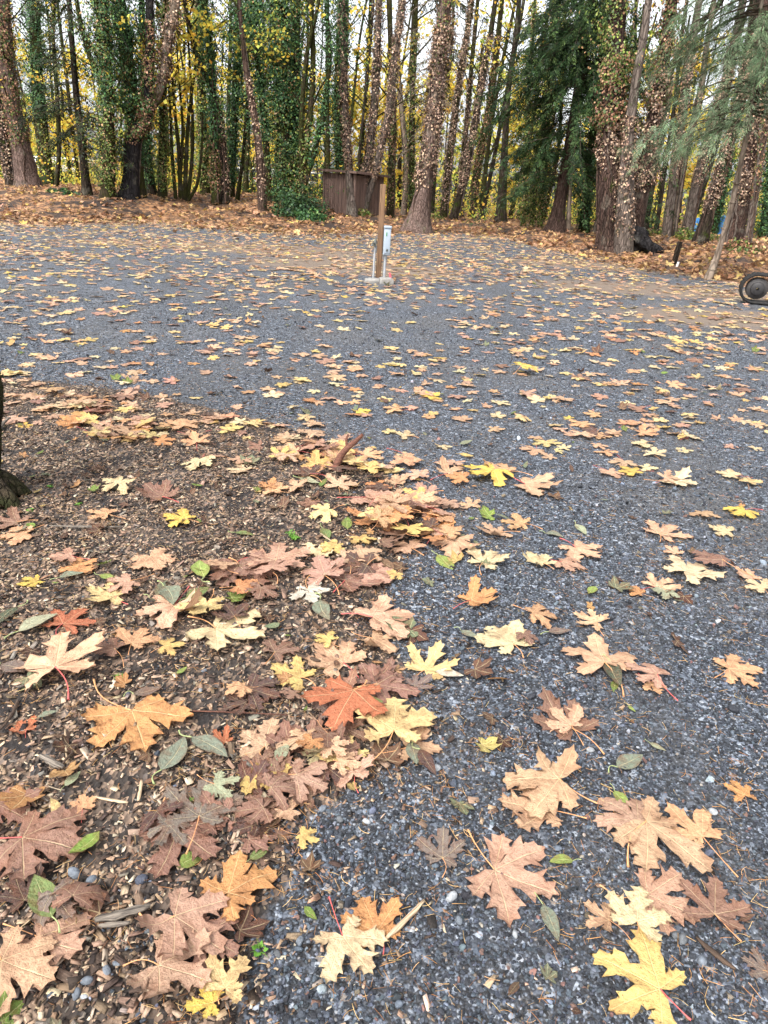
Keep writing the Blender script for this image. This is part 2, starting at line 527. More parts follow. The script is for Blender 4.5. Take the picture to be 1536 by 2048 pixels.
def m_track():
    t = NT("worn_rubber")
    p = t.obj()
    n = t.noise(p, 18, 5, 0.7)
    c = t.mix(n, lin(18, 18, 19), lin(36, 36, 36))
    c = t.mix(t.math('MULTIPLY', t.sstep(t.noise(p, 5, 6, 0.75), 0.52, 0.7), 0.4), c, lin(80, 74, 68))
    return t.done(t.bsdf(c, 0.8, 0.3, t.bump(n, 0.4, 0.01)))

MT = {
    'ground': m_ground(),
    'leaf': m_leaf("fallen_leaf", False), 'leaf_i': m_leaf("fallen_leaf_scattered", True),
    'fol': m_fol("foliage"), 'yfol': m_fol("autumn_foliage", 0.5, 0.6, 0.15),
    'ivy': m_fol("ivy_foliage", 0.15, 0.5, 0.3),
    'stone': m_stone("pebble_stone", False), 'stone_i': m_stone("gravel_stone", True),
    'chip_i': m_chip("wood_chip"),
    'dark': m_bark("dark_bark", (34, 29, 25), (64, 55, 46), 0.3),
    'mossy': m_bark("mossy_bark", (38, 32, 26), (70, 60, 46), 0.7, (60, 62, 26)),
    'grey': m_bark("grey_bark", (74, 66, 60), (120, 108, 100), 0.15),
    'brown': m_bark("brown_bark", (58, 46, 40), (98, 80, 70), 0.1),
    'red': m_bark("cedar_bark", (46, 36, 32), (92, 73, 65), 0.1, stretch=0.05, scale=13, deep=1.0),
    'black': m_bark("charred_bark", (22, 21, 22), (52, 49, 50), 0.1),
    'flaky': m_bark("flaky_conifer_bark", (78, 64, 58), (126, 106, 98), 0.12, scale=13),
    'smooth': m_bark("knotty_pale_bark", (108, 95, 83), (156, 140, 125), 0.1, stretch=0.5, scale=6, deep=0.4),
    'twig': m_plain("twig_bark", (74, 64, 54), 0.9, 0.1, 0.3, 20),
    'stalk': m_plain("leaf_stalk", (206, 150, 104), 0.5, 0.3, 0.2, 6),
    'stalk_pink': m_plain("leaf_stalk_pink", (196, 96, 92), 0.5, 0.3, 0.2, 6),
    'shed': m_wood("brown_painted_boards", (88, 72, 65), (128, 106, 97), 2, 24, False),
    'roof': m_plain("tarred_roof", (52, 46, 44), 0.9, 0.2, 0.3, 8),
    'post': m_wood("treated_post_wood", (88, 68, 52), (132, 104, 80), 2, 30),
    'box': m_plain("galvanised_box_paint", (156, 168, 180), 0.45, 0.4, 0.05, 6, 0.03),
    'pvc': m_plain("grey_conduit", (150, 154, 158), 0.5, 0.4, 0.06, 6, 0.03),
    'brass': m_plain("tap_metal", (104, 108, 104), 0.4, 0.5, 0.2, 12, 0.05, 0.6),
    'green': m_plain("green_sticker", (46, 120, 60), 0.5, 0.3, 0.05),
    'concrete': m_plain("concrete", (140, 138, 134), 0.9, 0.2, 0.25, 22, 0.3, 0.0, (96, 84, 72), 0.6),
    'redhose': m_plain("pink_red_plastic", (190, 70, 84), 0.5, 0.3, 0.1),
    'rubber': m_track(),
    'steel': m_plain("dusty_dark_steel", (66, 64, 64), 0.6, 0.4, 0.25, 9, 0.2, 0.2, (110, 98, 86), 0.7),
    'hub': m_plain("dusty_hub_steel", (50, 49, 50), 0.55, 0.4, 0.15, 9, 0.1, 0.3, (88, 80, 74), 0.5),
    'yellow': m_plain("yellow_sticker", (236, 208, 90), 0.5, 0.3, 0.05),
    'white': m_plain("white_trailer_paint", (232, 232, 230), 0.4, 0.4, 0.04, 3, 0.02),
    'glass': m_plain("dark_window_glass", (40, 46, 52), 0.1, 0.5, 0.1, 3, 0.0),
    'stripe': m_plain("red_stripe_paint", (170, 70, 56), 0.5, 0.3, 0.05),
    'tarp': m_plain("blue_tarp", (52, 118, 178), 0.45, 0.4, 0.15, 5, 0.2),
    'fence': m_wood("weathered_fence_boards", (140, 122, 100), (182, 164, 138), 2, 14, False),
    'stick': m_wood("weathered_stick", (132, 112, 92), (206, 184, 152), 0, 260, False),
    'darkstick': m_wood("dark_damp_stick", (40, 34, 31), (86, 70, 58), 0, 260, False),
    'greybark': m_wood("grey_bark_piece", (62, 57, 54), (142, 132, 120), 0, 240, False),
    'redstick': m_wood("red_brown_twig", (64, 42, 36), (116, 80, 66), 0, 240, False),
    'weed': m_veg("weed_green", (70, 120, 40), (120, 160, 70)),
    'ovalstalk': m_plain("green_stalk", (150, 160, 110), 0.5, 0.3, 0.1),
}
# ------------------------------------------------------------------ the ground: one sheet to the horizon
def axis(lo, a, b, hi, step, grow=1.25):
    mid = list(np.arange(a, b + 1e-6, step))
    left, s = [], step
    x = a
    while x > lo: s *= grow; x -= s; left.append(x)
    right, s = [], step
    x = mid[-1]
    while x < hi: s *= grow; x += s; right.append(x)
    return np.array(left[::-1] + mid + right)
gx = axis(-260, -26, 26, 260, 0.6, 1.3)
gx = np.unique(np.round(np.concatenate([gx[(gx < -5) | (gx > 5)], np.arange(-5, 5.001, 0.07)]), 4))
gy = np.unique(np.round(np.concatenate([np.arange(-30, -1.5, 3.0), np.arange(-1.5, 7.0, 0.07), np.arange(7.0, 14, 0.2), np.arange(14, 48, 0.35), np.geomspace(48, 420, 30)]), 4))
GX, GY = np.meshgrid(gx, gy)
GZ = gz(GX.ravel(), GY.ravel()).reshape(GX.shape)
far_hill = smooth(48, 120, GY)
nx, ny = len(gx), len(gy)
ii, jj = np.meshgrid(np.arange(nx - 1), np.arange(ny - 1))
q = (jj * nx + ii).ravel()
g = Geo().add(np.stack([GX.ravel(), GY.ravel(), GZ.ravel()], 1), np.stack([q, q + 1, q + nx + 1, q + nx], 1))
ground_o = g.build('ground', MT['ground'], None, True, colours=False)
tag(ground_o, None, None, None, 'structure')
me = ground_o.data
def fattr(me, name, val):
    a = me.attributes.new(name, 'FLOAT', 'POINT'); a.data.foreach_set('value', np.asarray(val, float).ravel())
fx, fy = GX.ravel(), GY.ravel()
fattr(me, 'mulch', smooth(-0.10, 0.10, mulch_sd(fx, fy)) * (fy < 12))
fattr(me, 'litter', smooth(-2.2, 2.2, fy - lit_edge(fx)))
_dp = [(flat(650, 530), 2.2, 1.6), (flat(790, 540), 1.6, 1.6), (flat(560, 500), 3.0, 2.0), (flat(1330, 580), 3.2, 1.3), (flat(1500, 640), 2.4, 1.3), (flat(1180, 530), 2.6, 1.5), (flat(300, 490), 2.6, 1.0)]
dv = np.zeros_like(fx)
for p, rx, ry in _dp:
    dv = np.maximum(dv, np.exp(-(((fx - p.x) / rx) ** 2 + ((fy - p.y) / ry) ** 2)))
fattr(me, 'dirt', dv)

# ------------------------------------------------------------------ scattered small stuff by geometry nodes
def hidden_set(name, meshes):
    c = bpy.data.collections.new(name)
    for i, me in enumerate(meshes):
        c.objects.link(bpy.data.objects.new("%s_%02d" % (name, i), me))
    return c

def scatter(name, P, rot, scl, idx, col, coll, label, cat):
    n = len(P)
    me = bpy.data.meshes.new(name)
    me.vertices.add(n)
    me.vertices.foreach_set('co', np.asarray(P, float).ravel())
    def at(nm, ty, key, v):
        a = me.attributes.new(nm, ty, 'POINT'); a.data.foreach_set(key, np.ascontiguousarray(v).ravel())
    at('irot', 'FLOAT_VECTOR', 'vector', np.asarray(rot, float))
    s = np.asarray(scl, float)
    if s.ndim == 1: s = np.repeat(s[:, None], 3, 1)
    at('iscl', 'FLOAT_VECTOR', 'vector', s)
    at('iidx', 'INT', 'value', np.asarray(idx, np.int32))
    at('icol', 'FLOAT_COLOR', 'color', np.concatenate([np.asarray(col, float), np.ones((n, 1))], 1))
    o = bpy.data.objects.new(name, me)
    COL.objects.link(o)
    ng = bpy.data.node_groups.new(name + "_nodes", 'GeometryNodeTree')
    ng.interface.new_socket('Geometry', in_out='INPUT', socket_type='NodeSocketGeometry')
    ng.interface.new_socket('Geometry', in_out='OUTPUT', socket_type='NodeSocketGeometry')
    N = ng.nodes; L = ng.links
    gi = N.new('NodeGroupInput'); go = N.new('NodeGroupOutput')
    ci = N.new('GeometryNodeCollectionInfo')
    ci.inputs['Collection'].default_value = coll
    ci.inputs['Separate Children'].default_value = True
    ci.inputs['Reset Children'].default_value = True
    ip = N.new('GeometryNodeInstanceOnPoints')
    ip.inputs['Pick Instance'].default_value = True
    def na(nm, ty):
        x = N.new('GeometryNodeInputNamedAttribute'); x.data_type = ty; x.inputs['Name'].default_value = nm
        return [s for s in x.outputs if s.enabled and s.name == 'Attribute'][0]
    L.new(gi.outputs[0], ip.inputs['Points'])
    L.new(ci.outputs[0], ip.inputs['Instance'])
    L.new(na('iidx', 'INT'), ip.inputs['Instance Index'])
    e2r = N.new('FunctionNodeEulerToRotation')
    L.new(na('irot', 'FLOAT_VECTOR'), e2r.inputs[0])
    L.new(e2r.outputs[0], ip.inputs['Rotation'])
    L.new(na('iscl', 'FLOAT_VECTOR'), ip.inputs['Scale'])
    L.new(ip.outputs[0], go.inputs[0])
    md = o.modifiers.new('scatter', 'NODES'); md.node_group = ng
    tag(o, label, cat, None, 'stuff')
    return o

def pick(pal, n, g):
    """n colours out of [(weight, rgb)], each with a little variation"""
    w = np.array([p[0] for p in pal], float); w /= w.sum()
    i = g.choice(len(pal), n, p=w)
    c = np.array([srgb(*p[1]) for p in pal])[i]
    c = c * np.exp(g.normal(0, 0.13, (n, 1))) * np.exp(g.normal(0, 0.035, (n, 3)))
    return np.clip(c, 0.002, 0.9)

def stone_mesh(seed, round_=False):
    g = np.random.default_rng(seed)
    bm = bmesh.new()
    if round_:
        bmesh.ops.create_icosphere(bm, subdivisions=2, radius=0.5)
        for v in bm.verts:
            k = 1 + 0.22 * mnoise.noise(Vector(v.co) * 2.2 + Vector((seed * 3.1, 0, 0)))
            v.co = Vector((v.co.x * 1.15 * k, v.co.y * 0.85 * k, v.co.z * 0.62 * k))
    else:
        d = g.normal(size=(15, 3)); d /= np.linalg.norm(d, axis=1, keepdims=True)
        d = d * np.array([0.58, 0.44, 0.34]) * g.uniform(0.82, 1.1, (15, 1))
        for p in d: bm.verts.new(p)
        r = bmesh.ops.convex_hull(bm, input=list(bm.verts))
        bmesh.ops.delete(bm, geom=[x for x in r['geom_interior'] if isinstance(x, bmesh.types.BMVert)], context='VERTS')
    me = bpy.data.meshes.new('stone')
    bm.to_mesh(me); bm.free()
    if round_: me.polygons.foreach_set('use_smooth', np.ones(len(me.polygons), bool))
    return me

def chip_mesh(seed, mat):
    g = np.random.default_rng(seed)
    L, Wd, T = 1.0, g.uniform(0.16, 0.55), g.uniform(0.05, 0.11)
    v, f = box(0, 0, 0, L, Wd, T)
    v = v + g.normal(0, 1, v.shape) * np.array([0.09, 0.07, 0.02])
    v[:, 2] += 0.12 * v[:, 0] ** 2
    me = Geo().add(v, f).mesh('chip', mat, False, False)
    return me

def needle_mesh(seed, mat):
    g = np.random.default_rng(seed)
    x = np.linspace(-0.5, 0.5, 4)
    P = np.stack([x, 0.3 * g.normal() * (x ** 2), 0.05 + 0.05 * np.abs(g.normal()) * x], 1)
    v, f = tube(P, np.full(4, 0.022), 3)
    return Geo().add(v, f).mesh('needle', mat, True, False)

def sample_ground(n_of_y, y0, y1, g, keep=None, steps=60, pad=0.7):
    out = []
    ys = np.linspace(y0, y1, steps + 1)
    for a, b in zip(ys[:-1], ys[1:]):
        hw = 0.60 * b + pad
        n = g.poisson(n_of_y((a + b) / 2) * (b - a) * 2 * hw)
        if n: out.append(np.stack([g.uniform(-hw, hw, n), g.uniform(a, b, n)], 1))
    P = np.concatenate(out)
    return P if keep is None else P[keep(P[:, 0], P[:, 1])]

g1 = np.random.default_rng(3)
GRAVEL = [(26, (38, 41, 47)), (34, (59, 65, 74)), (26, (82, 90, 102)), (9, (108, 117, 130)), (1.6, (146, 153, 162)), (3, (120, 92, 84)), (2, (112, 100, 84)), (1.2, (170, 160, 148))]
stones = [stone_mesh(i) for i in range(9)] + [stone_mesh(20 + i, True) for i in range(3)]
for s in stones: s.materials.append(MT['stone_i'])
stone_set = hidden_set('gravel_stone', stones)
P = sample_ground(lambda y: min(18000, 18000 * (1.25 / max(y, 0.1)) ** 1.75), 0.45, 9.5, g1, None, 90)
sd = mulch_sd(P[:, 0], P[:, 1]) + vnoise(P[:, 0], P[:, 1], 0.12, 2) * 0.11 + g1.normal(0, .035, len(P))
keep = (sd < 0.0) | (g1.random(len(P)) < np.where(sd < 0.35, 0.10, 0.02))
P = P[keep]; sd = sd[keep]
n = len(P)
dist = np.hypot(P[:, 0], P[:, 1])
size = np.exp(g1.normal(np.log(0.0070), 0.36, n)) * (1 + 0.22 * vnoise(P[:, 0], P[:, 1], 1.3, 33)) * (1 + 0.05 * np.clip(dist - 2, 0, 8))
bigp = g1.random(n) < 0.008 + 0.02 * (P[:, 0] > 1.2) * (P[:, 1] > 2.2)
size = np.where(bigp, size * g1.uniform(1.6, 2.5, n), size)
size = np.clip(size, 0.004, 0.034)
idx = g1.integers(0, 9, n); idx = np.where(bigp, g1.integers(6, 12, n), idx)
z = gz(P[:, 0], P[:, 1]) + size * g1.uniform(0.05, 0.32, n)
col = pick(GRAVEL, n, g1)
col[bigp] *= 1.5
rot = np.stack([g1.normal(0, 0.5, n), g1.normal(0, 0.5, n), g1.uniform(0, 6.28, n)], 1)
scatter('gravel', np.column_stack([P, z]), rot, size, idx, col, stone_set, 'fine blue grey crushed gravel covering the clearing', 'gravel')

g2 = np.random.default_rng(5)
chips = [chip_mesh(i, MT['chip_i']) for i in range(10)]
chip_set = hidden_set('wood_chip', chips)
P = sample_ground(lambda y: min(19000, 19000 * (1.4 / max(y, 0.1)) ** 1.05), 0.45, 6.0, g2, lambda x, y: x < 0.8, 60)
sd = mulch_sd(P[:, 0], P[:, 1]) + vnoise(P[:, 0], P[:, 1], 0.15, 4) * 0.12 + g2.normal(0, .05, len(P))
patch = vnoise(P[:, 0], P[:, 1], 0.22, 9)
keep = (sd > 0) & (g2.random(len(P)) < np.clip(0.52 + patch * 0.6 + 0.2 * smooth(1.6, 2.6, P[:, 1]), 0.08, 1)) | (g2.random(len(P)) < np.where(sd > -0.35, 0.07, 0.008))
P = P[keep]; n = len(P)
CHIP = [(17, (192, 166, 140)), (20, (160, 134, 112)), (18, (122, 100, 84)), (20, (78, 64, 57)), (17, (46, 41, 39)), (7, (214, 194, 168)), (8, (142, 132, 122))]
size = np.clip(np.exp(g2.normal(np.log(0.0100), 0.46, n)), 0.004, 0.034)
z = gz(P[:, 0], P[:, 1]) + size * g2.uniform(0.02, 0.28, n)
rot = np.stack([g2.normal(0, 0.35, n), g2.normal(0, 0.3, n), g2.uniform(0, 6.28, n)], 1)
scatter('bark_mulch', np.column_stack([P, z]), rot, size, g2.integers(0, 10, n), pick(CHIP, n, g2), chip_set, 'tan and brown wood chips strewn over dark soil', 'wood chips')

needles = [needle_mesh(i, MT['chip_i']) for i in range(6)]
needle_set = hidden_set('needle', needles)
P = sample_ground(lambda y: min(2600, 2600 * (1.4 / max(y, 0.1)) ** 1.4), 0.45, 6.5, g2, None, 60)
clump = vnoise(P[:, 0], P[:, 1], 0.16, 12)
P = P[g2.random(len(P)) < np.clip(0.35 + clump * 0.9, 0.05, 1)]
n = len(P)
size = g2.uniform(0.012, 0.034, n)
rot = np.stack([g2.normal(0, 0.15, n), g2.normal(0, 0.12, n), g2.uniform(0, 6.28, n)], 1)
NEED = [(5, (206, 156, 100)), (4, (182, 128, 80)), (4, (226, 190, 134)), (1, (120, 84, 60))]
scatter('needle_litter', np.column_stack([P, gz(P[:, 0], P[:, 1]) + 0.008]), rot, size, g2.integers(0, 6, n), pick(NEED, n, g2), needle_set, 'dry tan conifer needles sprinkled over gravel and mulch', 'needles')
# ------------------------------------------------------------------ fallen leaves
PAL = {  # name used in labels: display colour
    'tan': (218, 172, 128), 'peach': (230, 180, 138), 'pinkish tan': (206, 156, 126), 'orange': (222, 152, 76), 'yellow': (236, 198, 100),
    'bright yellow': (240, 204, 52), 'cream': (236, 212, 156), 'brown': (146, 104, 82), 'reddish brown': (158, 112, 90), 'rust orange': (204, 108, 52),
    'dark brown': (92, 62, 54), 'greyish brown': (128, 112, 100), 'pale yellow': (238, 208, 128), 'orange tan': (226, 170, 114),
    'green': (112, 140, 62), 'grey green': (128, 142, 118), 'dark green': (64, 84, 56), 'bright green': (150, 176, 62), 'pale green': (172, 182, 142), 'spotted white': (222, 212, 192),
}
KALB = 0.80
def pal(name, g=None, j=0.0):
    c = srgb(*PAL[name], KALB)
    c = c + (c.mean() - c) * 0.16 + 0.02
    if g is not None and j > 0: c = np.clip(c * np.exp(g.normal(0, j)) * np.exp(g.normal(0, j * 0.35, 3)), 0.01, 0.85)
    return c

def add_attrs(me, vein, lt, lw, lpos):
    for nm, v in (('vein', vein), ('lt', lt), ('lw', lw)):
        a = me.attributes.new(nm, 'FLOAT', 'POINT'); a.data.foreach_set('value', np.asarray(v, float))
    a = me.attributes.new('lpos', 'FLOAT_VECTOR', 'POINT'); a.data.foreach_set('vector', np.asarray(lpos, float).ravel())

def maple_mesh(seed, mat, curl=0.12, bend=0.18, low=False):
    """five-lobed bigleaf-maple blade; joint at the origin, middle lobe along +X, length 1"""
    g = np.random.default_rng(seed)
    a1, a2 = g.uniform(46, 58, 2), g.uniform(96, 122, 2)
    ang = np.radians([-a2[0], -a1[0], 0, a1[1], a2[1]])
    Ln = np.array([g.uniform(.48, .68), g.uniform(.82, 1.0), 1.0, g.uniform(.82, 1.0), g.uniform(.48, .68)])
    wf = g.uniform(0.95, 1.28) * np.array([1.15, 1, 1, 1, 1.15]) * g.uniform(0.9, 1.1, 5)
    sr = [0.16] + list(g.uniform(0.27, 0.44, 4)) + [0.16]
    sa = [ang[0] - R(38)] + [(ang[i] + ang[i + 1]) / 2 for i in range(4)] + [ang[4] + R(38)]
    sin_ = [np.array([sr[i] * math.cos(sa[i]), sr[i] * math.sin(sa[i])]) for i in range(6)]
    if low:
        tc = np.array([.36, .62, .80, 1.0]); te = np.array([.36, .68, .80, 1.0]); w = np.array([0, .27, .17, 0]); cols = [-1, 0, 1]
    else:
        tc = np.array([.36, .48, .57, .64, .70, .77, .84, .91, 1.0])
        te = np.array([.36, .46, .57, .73, .70, .77, .90, .91, 1.0])
        w = np.array([0, .160, .195, .272, .170, .140, .158, .056, 0]); cols = [-1, -.5, 0, .5, 1]
    V, F, VE, LT, LW = [], [], [], [], []
    bends = g.normal(0, bend, 5)
    if g.random() < .16: Ln[g.integers(5)] *= g.uniform(.5, .72)
    if g.random() < .14: bends[[0, 1] if g.random() < .5 else [3, 4]] += g.choice([-.5, .7])
    fold = g.uniform(-0.05, 0.35)
    dome = g.normal(0, curl)
    ph = g.uniform(0, 6.28, 4)
    nc = len(cols)
    for i in range(5):
        d = np.array([math.cos(ang[i]), math.sin(ang[i])]); nrm = np.array([-d[1], d[0]])
        L = Ln[i]
        base = len(V)
        V.append((0, 0, 0)); VE.append(1.0); LT.append(0); LW.append(0)
        rag = g.uniform(.1, .34); jl = w * g.uniform(1 - rag, 1 + rag, len(w)); jr = w * g.uniform(1 - rag, 1 + rag, len(w))
        sway = g.normal(0, 0.05)
        for k in range(len(tc)):
            for c in cols:
                if k == 0:
                    e = sin_[i] if c < 0 else sin_[i + 1]
                    m = d * tc[0] * L
                    p = m * (1 - abs(c)) + e * abs(c)
                else:
                    ww = (jr if c < 0 else jl)[k] * wf[i]
                    t = tc[k] * (1 - abs(c)) + te[k] * abs(c)
                    p = d * t * L + nrm * (c * ww * L + sway * (t - .36) ** 2 * L)
                t = tc[k]
                r2 = p[0] ** 2 + p[1] ** 2
                lw_ = abs(c)
                z = dome * r2 + bends[i] * max(t - .3, 0) ** 2 * 1.6 * L + fold * lw_ * 0.16 * L
                z += 0.022 * math.sin(7 * p[0] + ph[0]) * math.sin(6 * p[1] + ph[1]) + 0.012 * math.sin(17 * p[0] + 13 * p[1] + ph[2]) * lw_
                V.append((p[0], p[1], z)); VE.append(1.0 - min(1, lw_ * (2 if not low else 1))); LT.append(t); LW.append(lw_)
        r0 = base + 1
        for c in range(nc - 1): F.append((base, r0 + c, r0 + c + 1))
        for k in range(len(tc) - 1):
            a = r0 + k * nc
            for c in range(nc - 1):
                F.append((a + c, a + nc + c, a + nc + c + 1)); F.append((a + c, a + nc + c + 1, a + c + 1))
    V = np.array(V)
    V[:, 2] -= np.percentile(V[:, 2], 6)
    V[:, 2] = np.maximum(V[:, 2], -0.005)
    F = np.array(F)[:, ::-1]
    me = Geo().add(V, F).mesh('maple_blade', mat, True, False)
    add_attrs(me, VE, LT, LW, V * np.array([1, 1, 0]))
    me['joint_z'] = float(V[0, 2])
    return me

def oval_mesh(seed, mat, low=False):
    g = np.random.default_rng(seed)
    n = 5 if low else 9
    t = np.linspace(0, 1, n)
    w = (0.27 * g.uniform(0.75, 1.2)) * np.sin(np.pi * t ** 0.85) ** 0.8 * (1 - 0.25 * t)
    w[0] = w[-1] = 0.004
    curlup = g.uniform(-0.1, 0.5); arch = g.normal(0, 0.12); side = g.normal(0, 0.12)
    cols = [-1, -.5, 0, .5, 1]
    V, VE, LT, LW, F = [], [], [], [], []
    for k in range(n):
        for c in cols:
            y = c * w[k] + side * t[k] * (1 - t[k]) * 2
            V.append((t[k], y, curlup * (c * w[k]) ** 2 * 3 + 0.25 * arch * (t[k] - .5) ** 2 * 4 + 0.01 * math.sin(9 * t[k] + 5 * c)))
            VE.append(1 - min(1, 2 * abs(c))); LT.append(t[k]); LW.append(abs(c))
    for k in range(n - 1):
        for c in range(4):
            a = k * 5 + c
            F.append((a, a + 5, a + 6, a + 1))
    V = np.array(V); V[:, 2] -= np.percentile(V[:, 2], 10); V[:, 2] = np.maximum(V[:, 2], -0.01)
    me = Geo().add(V, np.array(F)[:, ::-1]).mesh('oval_blade', mat, True, False)
    add_attrs(me, VE, LT, LW, V * np.array([1, 1, 0]))
    me['joint_z'] = float(V[2, 2])
    return me

def stalk_mesh(a, ln, jz, g, mat, r=0.011, bow=0.08):
    """leaf stalk from the joint in direction a (radians, leaf frame)"""
    t = np.linspace(0, 1, 7)
    d = np.array([math.cos(a), math.sin(a)]); nn = np.array([-d[1], d[0]])
    s = g.normal(0, bow)
    xy = d[None] * t[:, None] * ln + nn[None] * (np.sin(np.pi * t) * s)[:, None]
    z = jz * (1 - t) ** 2 + 0.012 + 0.05 * np.sin(np.pi * t) * g.uniform(0, 1)
    rad = np.array([1, .85, .8, .8, .85, 1.1, 1.7]) * r
    v, f = tube(np.column_stack([xy, z]), rad, 5)
    return Geo().add(v, f).mesh('stalk', mat, True, False)

placed = []     # (x, y, radius) of every leaf already laid
def lift(x, y, r):
    k = sum(1 for (a, b, c) in placed if (a - x) ** 2 + (b - y) ** 2 < (0.62 * (c + r)) ** 2)
    return min(k, 6) * 0.010

def lay_leaf(kind, x, y, yaw, size, colour, label, group, blade, stalk=None, tilt=0.05, pinkish=False, g=rng, cat='leaf'):
    cx, cy = x + math.cos(yaw) * size * 0.3, y + math.sin(yaw) * size * 0.3
    z = gz1(x, y) + 0.009 + lift(cx, cy, size)
    placed.append((cx, cy, size))
    o = empty(kind, (x, y, z), yaw)
    o.rotation_euler = (g.normal(0, tilt), g.normal(0, tilt * 0.7), yaw)
    o.scale = (size,) * 3
    tag(o, label, cat, group)
    b = bpy.data.objects.new('blade', blade); COL.objects.link(b); b.parent = o
    b.color = (*colour, 1)
    if stalk is not None:
        s = bpy.data.objects.new('stalk', stalk); COL.objects.link(s); s.parent = o
    return o

GL = 'maple leaves fallen on the clearing'
GO = 'oval leaves fallen on the clearing'
